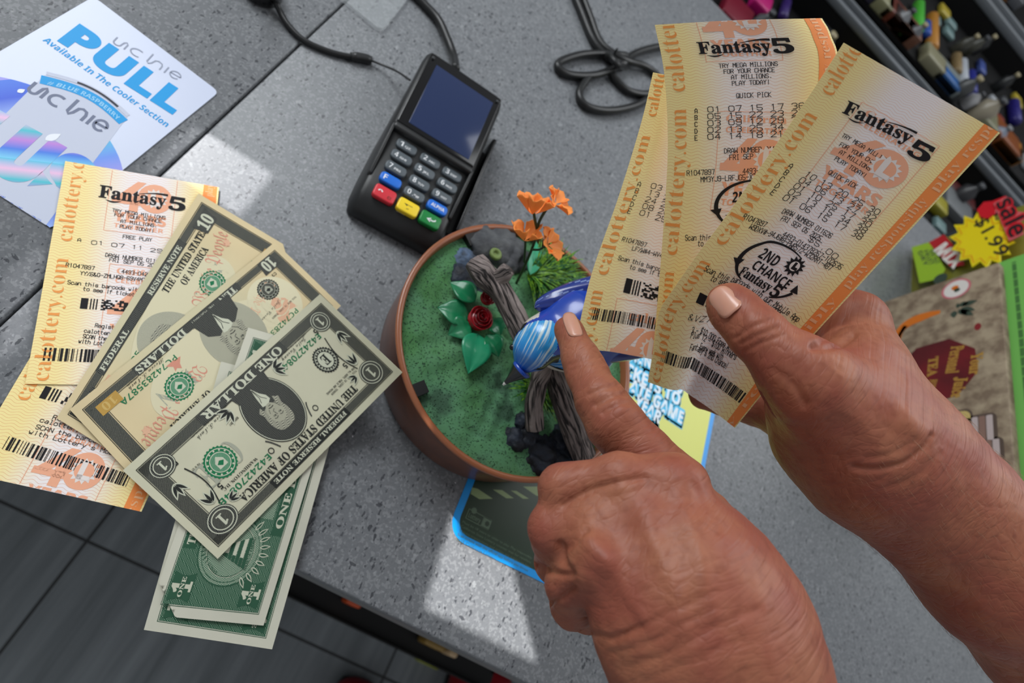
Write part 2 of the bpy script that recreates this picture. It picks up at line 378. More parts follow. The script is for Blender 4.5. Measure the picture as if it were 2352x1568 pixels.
def sheet_mesh(name, sh, m, parent, nu=30, nv=50, thick=.12, radius=None, cut=None):
    U, V = np.meshgrid(np.linspace(0, sh.w, nu+1), np.linspace(0, sh.h, nv+1), indexing='ij'); U, V = U.copy(), V.copy()
    if radius:                                  # rounded corners: squash the grid border onto the rounded outline
        for cx, cy, sx, sy in ((radius, radius, -1, -1), (sh.w-radius, radius, 1, -1), (sh.w-radius, sh.h-radius, 1, 1), (radius, sh.h-radius, -1, 1)):
            mk = ((U-cx)*sx > 0) & ((V-cy)*sy > 0); a, b = np.abs(U-cx), np.abs(V-cy); r = np.hypot(a, b)+1e-9; k = np.maximum(a, b)/r
            U[mk] = (cx+(U-cx)*k)[mk]; V[mk] = (cy+(V-cy)*k)[mk]
    if cut is not None: U, V = cut(U, V)
    P = sh.pos(U, V).reshape(-1, 3); i = np.arange((nu+1)*(nv+1)).reshape(nu+1, nv+1)
    Fc = np.stack([i[:-1, :-1], i[:-1, 1:], i[1:, 1:], i[1:, :-1]], -1).reshape(-1, 4)
    o = obj(name, P, Fc, m, parent, uv=np.c_[U.ravel(), V.ravel()])
    bm = bmesh.new(); bm.from_mesh(o.data)
    for e in bm.edges:
        if len(e.link_faces) == 1: e.smooth = False
    bm.to_mesh(o.data); bm.free()
    md = o.modifiers.new('thickness', 'SOLIDIFY'); md.thickness = thick*.001; md.offset = -1
    return o
# ------------------------------------------------------------------ setting
def stone(name):
    g = NT(name, .42, .45); pos = g.n('NewGeometry').outputs['Position']
    sc = lambda k, sx=1., sy=1., rot=0.: g.n('Mapping', {0: pos, 2: (0, 0, rot), 3: (k*sx, k*sy, k)}).outputs[0]
    col = g.mix(g.n('TexNoise', {'Vector': pos, 'Scale': 9., 'Detail': 4.}).outputs[0], (93, 96, 101), (112, 115, 118))
    fine = g.n('TexNoise', {'Vector': pos, 'Scale': 900., 'Detail': 2.}).outputs[0]
    col = g.mix(g.math('MULTIPLY', fine, .35), col, (150, 152, 155))
    gr = g.n('SeparateColor', {0: g.n('TexVoronoi', {'Vector': pos, 'Scale': 620.}).outputs['Color']}); col = g.mix(g.math('MULTIPLY', g.math('GREATER_THAN', gr.outputs[0], .72), .20), col, (176, 178, 180)); col = g.mix(g.math('MULTIPLY', g.math('LESS_THAN', gr.outputs[0], .18), .15), col, (84, 86, 92))
    def flecks(scale, thr, size, color, amt, sx=1., sy=1., rot=0.):
        nonlocal col
        warp = g.n('TexNoise', {'Vector': pos, 'Scale': scale*1.3, 'Detail': 3.})
        v = g.n('VectorMath', {0: sc(scale, sx, sy, rot), 1: warp.outputs['Color']}, operation='ADD').outputs[0]
        vo = g.n('TexVoronoi', {'Vector': v, 'Scale': 1., 'Randomness': 1.}, feature='F1')
        rnd = g.n('SeparateColor', {0: vo.outputs['Color']}); on = g.math('LESS_THAN', rnd.outputs[0], thr)
        siz = g.math('MULTIPLY', rnd.outputs[1], size); hit = g.math('LESS_THAN', vo.outputs['Distance'], siz)
        col = g.mix(g.math('MULTIPLY', g.math('MULTIPLY', on, hit), amt), col, color)
    flecks(420., .22, .30, (168, 171, 174), .35)
    flecks(190., .10, .36, (182, 185, 187), .30, 1., .7, .5)
    flecks(420., .36, .40, (60, 62, 68), .74, 1., .55, -.4)
    flecks(270., .28, .40, (48, 50, 56), .80, 1.4, .6, .7)
    flecks(170., .16, .34, (52, 54, 60), .76, .7, 1.4, .2)
    flecks(120., .05, .060, (250, 250, 255), 1.)
    g.color(col); return g.m
STONE = stone('speckled grey quartz')
ROCK = mat('counter front edge', (118, 119, 118), .5)
BLACK = mat('black laminate', (18, 18, 19), .6)
def structure(o): o['kind'] = 'structure'; return o

# worktop: two slabs meeting at the joint
def slab(name, x0, x1, label):
    v, f = boxm((x0, 17, -30), (x1, 905, 0)); o = obj(name, v, f, STONE, smooth=False); mod_bevel(o, 1.5, 2); return tag(o, label, 'countertop')
slab('countertop', -141.9, 1500, 'grey speckled stone countertop slab right of the joint, carrying the card terminal and the planter')
slab('countertop', -1100, -143.6, 'grey speckled stone countertop slab left of the joint, under the white drinks card')
# base cabinet under the worktop
cab = thing('counter_cabinet', 'black counter base under the front edge of the stone worktop', 'cabinet', (0, 460, -900))
v, f = boxm((-1090, 60, -620), (1490, 890, -30.2)); obj('carcass', v, f, BLACK, cab, smooth=False)
v, f = boxm((-1095, 19, -128), (1495, 40, -30.3)); obj('apron', v, f, ROCK, cab, smooth=False)
v, f = boxm((-1090, 200, -900), (1490, 880, -620.2)); obj('plinth', v, f, BLACK, cab, smooth=False)
# low black candy rack against the base, with a few packs
rack = thing('candy_rack', 'low black wire shelf under the counter edge holding sweet packs', 'shelf', (300, 30, -900))
v, f = join([boxm((60, 6, -640), (575, 43, -634)), boxm((60, 4, -640), (575, 7, -620)), boxm((60, 34, -900), (66, 43, -634)), boxm((569, 34, -900), (575, 43, -634))]); obj('shelf_board', v, f, BLACK, rack, smooth=False)
for i, (x, w, y, z, h, c, nm) in enumerate(((262, 26, 31, -633.5, 40, (200, 78, 30), 'orange sweet pack under the counter edge, left of the red shoes'), (412, 40, 28, -633.5, 40, (150, 120, 60), 'tan sweet pack under the counter edge beside the pale one'), (458, 16, 28, -633.5, 46, (210, 180, 140), 'pale cream sweet pack under the counter edge'), (530, 54, 2, -899.5, 24, (150, 160, 40), 'lime green sweet pack on the floor at the counter foot next to the red shoe'))):
    v, f = boxm((x, y, z), (x+w, y+12 if z > -700 else y+26, z+h)); o = obj('sweet_pack', v, f, mat('pack%d' % i, c, .4)); mod_bevel(o, 4, 3)
    tag(o, nm, 'snack pack', 'sweets under the counter')

def floor_mat():
    g = NT('grey wood-look tile', .45, .4); pos = g.n('NewGeometry').outputs['Position']; x = g.n('SeparateXYZ', {0: pos})
    X, Y = x.outputs[0], x.outputs[1]
    def joint(c, off, per):
        q = g.math('FRACT', g.math('MULTIPLY', g.math('SUBTRACT', c, off-.0025), 1/per)); return g.math('LESS_THAN', q, .005/per)
    j = g.math('MAXIMUM', joint(X, -.126, .6125), joint(Y, -.050, 1.2))
    n = g.n('TexNoise', {'Vector': g.n('Mapping', {0: pos, 3: (26., 1.6, 1.)}).outputs[0], 'Scale': 1., 'Detail': 8., 'Roughness': .6}).outputs[0]
    r = g.n('MapRange', {0: n, 1: .3, 2: .7, 3: 0., 4: 1.}).outputs[0]
    c = g.mix(r, (106, 113, 117), (150, 157, 162)); g.color(g.mix(j, c, (46, 48, 50))); return g.m
v, f = boxm((-2200, -2600, -960), (3400, 4200, -900)); structure(obj('floor', v, f, floor_mat(), smooth=False))

# added unseen gobo wall on the left: its openings shape the sun patches
def hole(px, z=0.):
    out = []
    for p in px:
        w = W(p, z); t = (-1500-w[0])/SUN[0]; q = w+SUN*t; out.append((q[1], q[2]))
    return out
HOLES = [hole([(1045, 1160), (975, 1395), (1238, 1524), (1180, 1302), (1062, 1244)]), hole([(444, 286), (634, 403), (556, 500), (452, 440), (440, 428), (330, 396)]), hole([(0, 640), (112, 552), (96, 640), (66, 780), (0, 850)])]  # openings invented from the wanted sun patches, projected back along the sun
def wall():
    outer = [(-1400, -900), (3600, -900), (3600, 2600), (-1400, 2600)]; loops = [outer]+HOLES
    T = tessellate_polygon([[Vector((a, b, 0)) for a, b in L] for L in loops]); P = [q for L in loops for q in L]; n = len(P)
    V = [(-1500, a, b) for a, b in P]+[(-1502, a, b) for a, b in P]
    Fc = [t for t in T]+[tuple(i+n for i in t[::-1]) for t in T]
    structure(obj('gobo_wall', V, Fc, mat('gobo wall paint', (205, 205, 200), .8), smooth=False))
    for k, L in enumerate(HOLES):
        g = NT('gobo filter %d' % k); tr = g.n('BsdfTransparent'); tr.inputs[0].default_value = ((1, 1, 1, 1), (.42, .42, .44, 1), (.30, .30, .31, 1))[k]; g.t.links.new(tr.outputs[0], g.t.nodes['Material Output'].inputs[0])  # added filters that dim the sun separately for each patch
        T = tessellate_polygon([[Vector((a, b, 0)) for a, b in L]]); structure(obj('gobo_pane_%d' % (k+1), [(-1501, a, b) for a, b in L], [t for t in T], g.m, smooth=False))
wall()

# ------------------------------------------------------------------ display shelving behind the counter
ALU = mat('grey shelf lip', (92, 97, 102), .45); TRAY = mat('black tray', (5, 5, 6), .7, .2)
dsp = thing('display_shelf', 'stepped black display shelving with grey lips behind the counter, full of small goods', 'shelf', (700, 1600, -900))
def lip(a, b): v, f = boxm(a, b); o = obj('shelf_lip', v, f, ALU, dsp, smooth=False); mod_bevel(o, 3, 2)
def board(a, b): v, f = boxm(a, b); obj('shelf_board', v, f, TRAY, dsp, smooth=False)
board((-400, 925, -66), (2300, 1250, -60)); board((-400, 1248, -66), (2300, 1282, -12)); lip((-400, 1247, -12), (2300, 1260, 4)); lip((-400, 1268, -12), (2300, 1276, 12))
board((-400, 1280, 14), (2300, 1640, 20)); board((-400, 1634, 14), (2300, 1672, 66)); lip((-400, 1633, 66), (2300, 1648, 86)); lip((-400, 1656, 66), (2300, 1667, 96))
board((-400, 1670, 90), (2300, 2300, 96)); board((-400, 2300, -900), (2300, 2310, 700)); board((-400, 1290, -900), (2300, 2290, -880))
lip((-400, 907, -80), (2300, 924, -52))
GOODS = []
def good(px, tier, kind, w, l, h, c, label, c2=None):
    """one small article standing or lying on a tray; w across, l along the depth, h high"""
    c = tuple(int(q*.82) for q in c); c2 = tuple(int(q*.82) for q in c2) if c2 else None  # shade of the deep shelves put into the goods colours
    z = {'a': -60, 'b': 20, 'c': 96}[tier]; p = W(px, z+h); x, y = p[0], p[1]; y0, y1 = {'a': (926, 1244), 'b': (1282, 1632), 'c': (1672, 2290)}[tier]
    y = min(max(y, y0+l/2), y1-l/2); m_ = mat('goods %d %d %d' % c, c, .35); m2 = mat('goods %d %d %d' % c2, c2, .3) if c2 else None
    z += .3; GOODS.append((x, y, w, l))
    if kind in ('pack', 'box'):
        v, f = boxm((x-w/2, y-l/2, z), (x+w/2, y+l/2, z+h)); o = obj('snack_pack' if kind == 'pack' else 'small_box', v, f, [m_, m2 or m_], idx=[0, 1 if c2 else 0, 0, 0, 0, 0]); mod_bevel(o, 4 if kind == 'pack' else 1.5, 3); return tag(o, label, 'packet' if kind == 'pack' else 'box', 'small goods on the shelves')
    if kind == 'tube':
        v, f = tube([(x, y-l/2, z+w/2), (x, y-l/2+3, z+w/2), (x, y+l/2-3, z+w/2), (x, y+l/2, z+w/2)], [w/2-2, w/2, w/2, w/2-2], 14); o = obj('lighter_tube', v, f, m_); return tag(o, label, 'tube', 'small goods on the shelves')
    v, f = lathe([(0, 0), (w/2-1, 0), (w/2, 1.5), (w/2, h*.6), (w/2*.4, h*.78), (w/2*.38, h*.88), (0, h*.88)], (x, y, z), 20); root = tag(obj('small_bottle', v, f, m_), label, 'bottle', 'small goods on the shelves')
    v, f = lathe([(0, h*.86), (w/2*.45, h*.86), (w/2*.45, h), (0, h)], (x, y, z), 16); BASE[root] = BASE[root]; obj('bottle_cap', v, f, m2 or mat('cap %d' % (int(abs(x)) % 3), ((120, 122, 126), (60, 62, 66), (150, 140, 110))[int(abs(x)) % 3], .3), root)
G = [((1700, 25), 'a', 'pack', 60, 70, 22, (128, 12, 42), 'crimson sweet packet at the back edge of the counter'), ((1757, -2), 'a', 'pack', 40, 50, 20, (200, 20, 120), 'magenta packet beyond the crimson one'), ((1812, 14), 'a', 'tube', 18, 60, 18, (60, 40, 110), 'purple tube beyond the counter near the top ticket'),
 ((1778, 26), 'a', 'bottle', 26, 26, 50, (90, 92, 96), 'grey bottle between the crimson packet and the purple tube'), ((1957, 74), 'a', 'pack', 34, 110, 20, (170, 150, 20), 'mustard yellow packet just above the front ticket'), ((1993, 122), 'a', 'pack', 28, 90, 20, (120, 110, 20), 'olive yellow packet against the first grey lip'), ((1918, 78), 'a', 'bottle', 34, 34, 55, (130, 150, 146), 'pale teal bottle left of the mustard packet'), ((1905, 50), 'a', 'box', 46, 60, 26, (60, 64, 66), 'dark grey box beside the pale teal bottle'),
 ((2035, 32), 'b', 'pack', 46, 80, 24, (150, 148, 110), 'khaki packet beyond the first grey lip'), ((2004, 8), 'b', 'pack', 50, 70, 24, (48, 46, 70), 'dusky violet packet beyond the first grey lip'), ((2122, 30), 'b', 'tube', 22, 110, 22, (80, 190, 60), 'bright green tube lying at the top of the shelves'), ((2138, 60), 'b', 'tube', 20, 50, 20, (28, 76, 170), 'short blue tube between the green and the orange tubes'), ((2155, 64), 'b', 'tube', 24, 130, 24, (196, 134, 50), 'long amber orange tube beside the green tube'),
 ((2056, 82), 'b', 'pack', 50, 60, 24, (104, 40, 16), 'rust red packet under the green tube'), ((2072, 92), 'b', 'tube', 12, 70, 12, (70, 120, 50), 'thin dull green tube on the rust red packet side'), ((2100, 78), 'b', 'bottle', 26, 26, 45, (150, 152, 156), 'silver bottle above the brown boxes'), ((2094, 122), 'b', 'box', 60, 50, 26, (124, 80, 58), 'tan brown box in the middle of the shelf'), ((2078, 150), 'b', 'box', 60, 40, 26, (48, 26, 20), 'dark brown box in front of the tan brown box'), ((2128, 150), 'b', 'bottle', 24, 24, 45, (120, 122, 128), 'grey bottle right of the tan brown box'), ((2155, 188), 'b', 'pack', 60, 50, 22, (150, 146, 116), 'cream packet beyond the ticket edge'), ((2186, 212), 'b', 'pack', 70, 60, 20, (140, 150, 150), 'pale aqua packet right of the cream packet'), ((2190, 236), 'b', 'pack', 60, 30, 22, (40, 100, 170), 'mid blue packet in front of the pale aqua packet'),
 ((2223, 160), 'b', 'tube', 22, 90, 22, (190, 196, 206), 'white tube in the column of tubes'), ((2243, 184), 'b', 'tube', 22, 80, 22, (36, 44, 140), 'royal blue tube right of the white tube'), ((2209, 140), 'b', 'tube', 20, 70, 20, (140, 118, 80), 'tan tube left of the white tube'), ((2262, 214), 'b', 'bottle', 24, 24, 40, (210, 210, 214), 'white capped bottle below the royal blue tube'), ((2344, 250), 'b', 'tube', 24, 80, 24, (40, 34, 120), 'indigo tube at the right picture edge'), ((2284, 290), 'b', 'pack', 60, 60, 24, (140, 140, 110), 'sand coloured packet right of the front ticket corner'), ((2262, 262), 'b', 'bottle', 30, 30, 55, (80, 82, 84), 'smoky bottle above the sand coloured packet'), ((2318, 296), 'b', 'bottle', 40, 40, 60, (170, 160, 140), 'beige bottle behind the sand coloured packet'), ((2322, 335), 'b', 'pack', 80, 60, 26, (140, 70, 14), 'burnt orange packet at the corner of the front ticket'), ((2330, 362), 'b', 'pack', 80, 60, 24, (190, 120, 20), 'golden amber packet under the burnt orange one'),
 ((2340, 404), 'b', 'pack', 60, 40, 24, (24, 110, 130), 'teal packet at the right picture edge'), ((2333, 384), 'b', 'bottle', 30, 30, 40, (160, 170, 190), 'pale blue bottle next to the teal packet'),
 ((2206, 436), 'a', 'box', 110, 30, 20, (88, 24, 24), 'dark red box along the front of the lower tray'), ((2222, 428), 'a', 'tube', 16, 90, 16, (170, 150, 50), 'thin yellow tube on the lower tray'), ((2165, 466), 'a', 'pack', 40, 40, 20, (170, 160, 40), 'small yellow packet near the sale sign'), ((2205, 468), 'a', 'box', 90, 70, 18, (120, 124, 126), 'grey box behind the sale sign'), ((2260, 425), 'a', 'bottle', 34, 34, 60, (60, 60, 64), 'charcoal bottle behind the sale sign'),
 ((2300, 6), 'c', 'pack', 70, 70, 30, (150, 170, 200), 'pale blue packet on the top tray'), ((2324, 14), 'c', 'box', 110, 50, 30, (170, 110, 50), 'caramel box on the top tray'), ((2346, 58), 'c', 'bottle', 44, 44, 70, (120, 140, 190), 'blue bottle on the top tray'), ((2340, 30), 'c', 'pack', 80, 50, 24, (90, 92, 98), 'slate packet on the top tray')]
for g_ in G: good(*g_)
srand(5)
for k in range(26):                             # rows of dark little bottles filling the middle shelf
    for _ in range(30):
        x, y = random.uniform(430, 1500), random.choice((1310, 1350, 1390, 1430, 1480, 1530, 1580))
        if all(abs(x-a)+abs(y-b) > 26+max(w, l)*.75 for a, b, w, l in GOODS): break
    else: continue
    c = random.choice(((52, 34, 20), (36, 38, 40), (60, 62, 66), (40, 24, 16), (70, 70, 60)))
    p = PX((x, y, 70)); good(tuple(p), 'b', 'bottle', 24, 24, 50, c, 'small dark bottle standing among the coloured goods on the middle shelf')
SMALL = [((186, 190, 196), 'silver wrapped sweet'), ((70, 90, 160), 'blue wrapped sweet'), ((190, 170, 60), 'yellow wrapped sweet'), ((150, 60, 40), 'brick red wrapped sweet'), ((120, 150, 150), 'aqua wrapped sweet')]
srand(9); done = 0
for k in range(900):
    if done >= 46: break
    x, y, t = random.uniform(560, 1450), random.uniform(1296, 1610), 'b'
    if k % 4 == 0: x, y, t = random.uniform(330, 1000), random.uniform(940, 1230), 'a'
    if all(abs(x-a)+abs(y-b) > 20+max(w, l)*.7 for a, b, w, l in GOODS):
        c, nm = SMALL[done % 5]; good(tuple(PX((x, y, 30 if t == 'b' else -50))), t, 'pack', random.uniform(22, 34), random.uniform(26, 46), 12, c, nm+' among the goods on the '+('middle' if t == 'b' else 'lower')+' shelf'); done += 1
# ------------------------------------------------------------------ lottery tickets
def ticket_paper():
    g = NT('ticket paper', .55, .3); u, v, uvo = g.uv()
    d = g.math('ABSOLUTE', g.math('SUBTRACT', u, 42.)); f = g.n('MapRange', {0: d, 1: 6., 2: 32., 3: 0., 4: 1.}, interpolation_type='SMOOTHSTEP').outputs[0]
    base = g.mix(f, (250, 242, 242), (255, 234, 164))
    wob = g.math('MULTIPLY', g.math('SINE', g.math('MULTIPLY', u, 2*math.pi/6.8)), .55)
    wob2 = g.math('MULTIPLY', g.math('SINE', g.math('ADD', g.math('MULTIPLY', u, .11), g.math('MULTIPLY', v, .23))), .5)
    ph = g.math('FRACT', g.math('MULTIPLY', g.math('ADD', v, g.math('ADD', wob, wob2)), 1/1.75))
    ln = g.math('LESS_THAN', ph, .105); g.color(g.mix(g.math('MULTIPLY', ln, .66), base, (222, 142, 76)))
    return g.m
PAPER = ticket_paper()
INK = mat('thermal black ink', (34, 32, 34), .6, .2); ORNG = mat('orange print', (246, 160, 80), .55, .3); BAND = mat('orange band print', (250, 148, 76), .55, .3)
SALM = mat('salmon print', (248, 180, 146), .55, .3); BANDTX = mat('pale band lettering', (246, 188, 140), .55, .3); CREAM = mat('cream reserve', (240, 230, 224), .55, .3)
def forty(a, x, y, k, L=0, top=True):           # anniversary panel: 40 with sunburst, YEARS
    if top:
        a.text('California', (x-15*k, y-24*k), (x+15*k, y-24*k), 4*k, SALM, 'serif', L=L); a.text('CELEBRATING', (x-15*k, y-18*k), (x+15*k, y-18*k), 3*k, SALM, 'bold', L=L)
    a.poly([(x-17*k, y+1*k), (x-4*k, y-15*k), (x+1*k, y-15*k), (x-10*k, y+1*k)], SALM, L); a.rect(x-17*k, y-1*k, x-1*k, y+3*k, SALM, L); a.rect(x-7*k, y-4*k, x-2*k, y+8*k, SALM, L)
    a.ell(x+7*k, y-4*k, 10*k, 11*k, SALM, L); a.star(x+7*k, y-4*k, 7.6*k, 5.6*k, 14, CREAM, L+1); a.ell(x+7*k, y-4*k, 5*k, 5*k, SALM, L+2)
    a.rect(x+4.4*k, y-9*k, x+7.2*k, y+1*k, CREAM, L+3); a.rect(x+4.4*k, y-1.6*k, x+11*k, y+1*k, CREAM, L+3)
    a.text('YEARS', (x-15*k, y+16*k), (x+15*k, y+16*k), 6.5*k, SALM, 'bold', .02, L=L); a.text('TOGETHER', (x-14*k, y+21*k), (x+14*k, y+21*k), 3*k, SALM, 'bold', L=L)
    for q in (-19*k, 19*k): a.line([(x+q, y-30*k), (x+q, y+24*k)], .3, SALM, L)
    for q in (-30*k, 24*k): a.line([(x-19*k, y+q), (x+19*k, y+q)], .3, SALM, L)
def ticket_base(sh, left, right, band0=73.5, wl=8.2):
    a = Art(); w, h = sh.w, sh.h; a.rect(band0, 0, w-1.0, h, BAND, 0)
    for p0, p1 in left: a.text('calottery.com', (9.4, sh.uv(p0)[1]), (9.4, sh.uv(p1)[1]), wl*.95, ORNG, 'serif', -.014, L=1)
    for p0, p1 in right: a.text('play responsibly', (w-3.4, sh.uv(p0)[1]), (w-3.4, sh.uv(p1)[1]), 4.6, BANDTX, 'serif', -.012, L=2)
    return a
def logo(a, p0, p1, h, five0, five1, h5):       # game logo lettering with swash
    p0, p1 = np.array(p0), np.array(p1); d = (p1-p0)/np.linalg.norm(p1-p0); n = np.array([d[1], -d[0]]); l = np.linalg.norm(p1-p0)
    a.text('Fantasy', p0, p1, h*.96, INK, 'serif', .012, L=4); a.text('5', five0, five1, h5, INK, 'serif', .02, L=4)
    t = np.linspace(0, 1, 12); a.line(p0+d*(l*(.1+.24*t))[:, None]-n*(h*(.12+.14*np.sin(t*3.1)))[:, None]+n*(h*.05*t)[:, None], .9*np.sin(np.pi*t)+.05, INK, 4)
    a.line(p0+d*(l*(.58+.44*t))[:, None]+n*(h*(.72+.25*np.sin(t*1.9)))[:, None], .25+1.35*t, INK, 4)
def second_chance(a, c, dx, dy, rx, ry):        # oval of two arrows with 2ND CHANCE inside; dx,dy unit axes
    c, dx, dy = np.array(c), np.array(dx), np.array(dy)
    q = lambda x, y: c+dx*x*rx+dy*y*ry
    def arc(a0, a1, w0, w1):
        t = np.radians(np.linspace(a0, a1, 26)); a.line(np.array([q(math.cos(k), math.sin(k)) for k in t]), np.linspace(w0, w1, 26), INK, 3)
    arc(-62, -190, .5, 2.4); arc(20, 62, 1.6, .6); a.poly([q(-1.16, .16), q(-.84, .10), q(-.92, .44)], INK, 3); a.poly([q(.84, .34), q(1.08, .30), q(.9, .0)], INK, 3); arc(120, 165, .4, 2.)
    a.text('2ND', q(-.56, -.12), q(.02, -.12), ry*.42, INK, 'bold', L=3); a.text('CHANCE', q(-.5, .34), q(.72, .34), ry*.36, INK, 'bold', L=3)
    s = q(.46, -.52); a.star(s[0], s[1], ry*.42, ry*.28, 12, INK, 3); a.ell(s[0], s[1], ry*.2, ry*.2, CREAM, 4); a.rect(s[0]-ry*.08, s[1]-ry*.16, s[0]+ry*.03, s[1]+ry*.14, INK, 5); a.rect(s[0]-ry*.08, s[1]+.02*ry, s[0]+ry*.16, s[1]+ry*.14, INK, 5)
    a.text('Fantasy', q(-.72, .74), q(.36, .74), ry*.36, INK, 'serif', .012, L=4); a.text('5', q(.4, .8), q(.66, .8), ry*.46, INK, 'serif', .02, L=4)
def lines(a, sh, rows, hpx=None):
    for t, x0, y0, x1, y1, h in rows: a.stroke(t, sh.uv((x0, y0)), sh.uv((x1, y1)), h*.84, INK, .3)
def axes(sh, px0, px1):
    a, b = sh.uv(px0), sh.uv(px1); d = (b-a)/np.linalg.norm(b-a); return d, np.array([-d[1], d[0]])
ALPH = 'ABCDE'
def ticket(sh, label, art, **kw):
    c = sh.pos(np.array(sh.w/2), np.array(sh.h/2)); t = thing('lottery_ticket', label, 'lottery ticket', c, 'lottery tickets')
    sheet_mesh('ticket_paper', sh, PAPER, t, 36, 60); art.build('ticket_print', sh, t, maxe=3.2, **kw); return t

# --- the pair lying at the counter edge
br, x0 = W((325, 1175), 1.0), W((0, 1103), 1.0); dx = (br-x0)/np.linalg.norm(br-x0); dyy = np.array([-dx[1], dx[0], 0])
T2 = Flat([br-dx*82.5+dyy*138, br+dyy*138, br, br-dx*82.5], 82.5, 138, lambda a, b: .35*np.sin(a*4+1)*np.sin(b*5))
a = ticket_base(T2, [((14, 908), (95, 640))], [((262, 1290), (372, 1010))]); forty(a, 42, 128, .92)
a.bars(T2.uv((7, 998))-np.array([T2.uv((7, 998))[0]-10, 0]), T2.uv((303, 1090)), T2.uv((-2, 1029))-np.array([T2.uv((-2, 1029))[0]-10, 0]), 3, INK, 90)
lines(a, T2, [('Register', 120, 962, 205, 983, 2.7), ('calottery.com', 91, 968, 222, 1001, 2.7), ('SCAN the barcode', 81, 984, 240, 1022, 2.7), ("with Lottery's Mobile App", 65, 995, 330, 1063, 2.7)])
p = T2.uv((105, 886)); d = np.array([1., 0]); a.rect(p[0], p[1], p[0]+3, p[1]+7, INK, 1); [a.rect(p[0]+4+k*1.6, p[1], p[0]+4.8+k*1.6, p[1]+7, INK, 1) for k in range(3)]; a.matrix((p[0]+10, p[1]), (p[0]+40, p[1]), (p[0]+10, p[1]+7), 28, 8, 5, INK)
ticket(T2, 'lottery ticket under the free play one, its barcode end overhanging the counter edge', a)
c = [W((150, 370), 2.), W((503, 430), 2.), None, W((58, 881), 2.)]; c[2] = c[1]+(c[3]-c[0])
T1 = Flat(c, 82.5, 137, lambda a, b: .4*np.sin(a*3+.5)*np.sin(b*4+2))
a = ticket_base(T1, [((76, 874), (136, 592)), ((139, 552), (186, 320))], [((484, 452), (520, 300))]); forty(a, 41, 20, .92, top=False); forty(a, 47, 92, .95)
logo(a, T1.uv((226, 452)), T1.uv((380, 475)), 8.6, T1.uv((386, 480)), T1.uv((425, 486)), 9.0)
lines(a, T1, [('TRY MEGA MILLIONS', 258, 486, 379, 504, 2.5), ('FOR YOUR CHANCE', 263, 496, 370, 512, 2.5), ('AT MILLIONS.', 277, 511, 360, 522, 2.5), ('PLAY TODAY!', 275, 523, 353, 534, 2.5), ('FREE PLAY', 282, 547, 348, 555, 2.7), ('A', 178, 554, 186, 555, 2.4),
  ('01', 210, 561, 238, 563, 2.9), ('07', 256, 566, 285, 569, 2.9), ('11', 303, 571, 328, 574, 2.9), ('29', 345, 578, 372, 581, 2.9), ('DRAW NUMBER 011626', 242, 589, 379, 606, 2.7), ('FRI SEP 05 2025', 251, 600, 368, 615, 2.7),
  ('R1047897', 151, 612, 216, 620, 2.7), ('4493-0427', 279, 627, 345, 635, 2.7), ('YY%6&G-ZMLHQ8-69V4M7', 184, 631, 333, 647, 2.7), ('Scan this barcode with our', 155, 652, 352, 673, 2.7), ('to see if ticket is', 191, 667, 330, 683, 2.7), ('Register', 218, 751, 276, 758, 2.7), ('calottery.com', 193, 763, 288, 774, 2.7), ('SCAN the barcode', 190, 776, 300, 788, 2.7), ("with Lottery's Mobile", 180, 787, 322, 803, 2.7)])
p = T1.uv((187, 684)); a.rect(p[0], p[1], p[0]+3.4, p[1]+6.5, INK, 1); [a.rect(p[0]+4.4+k*1.4, p[1], p[0]+5+k*1.4, p[1]+6.5, INK, 1) for k in range(3)]; a.matrix((p[0]+9.6, p[1]), (p[0]+42, p[1]), (p[0]+9.6, p[1]+6.5), 30, 8, 8, INK)
q0 = T1.uv((103, 798)); a.bars(q0, q0+[64, 0], q0+[0, 7.4], 11, INK, 96)
ticket(T1, 'lottery ticket marked free play with one number row, lying partly under the banknotes', a)

# --- the three held in the right hand
zero = lambda a, b: 0*a
T3 = Held([(1500, 166), (1473, 281), (1422, 448), (1360, 625), (1328, 757), (1318, 795)], [(1750, 215), (1690, 500), (1655, 855)], [(1500, 166), (1750, 215)], [(1318, 795), (1372, 804), (1430, 812), (1655, 855)], 82.5, 172, 288, 327, lambda a, b: 34*np.clip(a-.18, 0, .42))
a = ticket_base(T3, [((1250, 960), (1385, 668)), ((1392, 632), (1492, 312)), ((1504, 268), (1560, -40))], [], wl=9.4); k = T3.uv((1455, 830)); forty(a, T3.uv((1470, 800))[0], 172-1, .95, top=False)
a.text('calottery', T3.uv((1443, 733)), T3.uv((1580, 762)), 5.5, SALM, 'serif', L=0)
lines(a, T3, [('R1047897', 1428, 553, 1483, 567, 3.0), ('LF%W#4-WV4M7P-Q2', 1451, 574, 1562, 603, 3.0), ('Scan this barcode with', 1419, 596, 1562, 637, 3.0), ('to see if ticket is', 1446, 617, 1566, 648, 3.0)])
for i, (r, s_) in enumerate((('03', '0'), ('13', '2'), ('24', '7'), ('08', '1'), ('01', '7'))):
    x, y = 1494-6.5*i, 431+15.5*i; a.stroke(r, T3.uv((x, y)), T3.uv((x+24, y+7)), 3.2, INK); a.stroke('2%d' % (9-i), T3.uv((x+36, y+11)), T3.uv((x+60, y+18)), 3.2, INK); a.stroke(ALPH[i], T3.uv((1463-5.6*i, 427+15.5*i)), T3.uv((1470-5.6*i, 429+15.5*i)), 3.0, INK)
p, q, r = T3.uv((1439, 638)), T3.uv((1530, 662)), T3.uv((1431, 671)); e = (q-p)/np.linalg.norm(q-p); f = r-p
a.poly([p, p+e*4, p+e*4+f, p+f], INK, 1); [a.poly([p+e*(5+1.7*k), p+e*(5.8+1.7*k), p+e*(5.8+1.7*k)+f, p+e*(5+1.7*k)+f], INK, 1) for k in range(3)]; a.matrix(p+e*10.5, p+e*48, p+e*10.5+f, 30, 9, 14, INK)
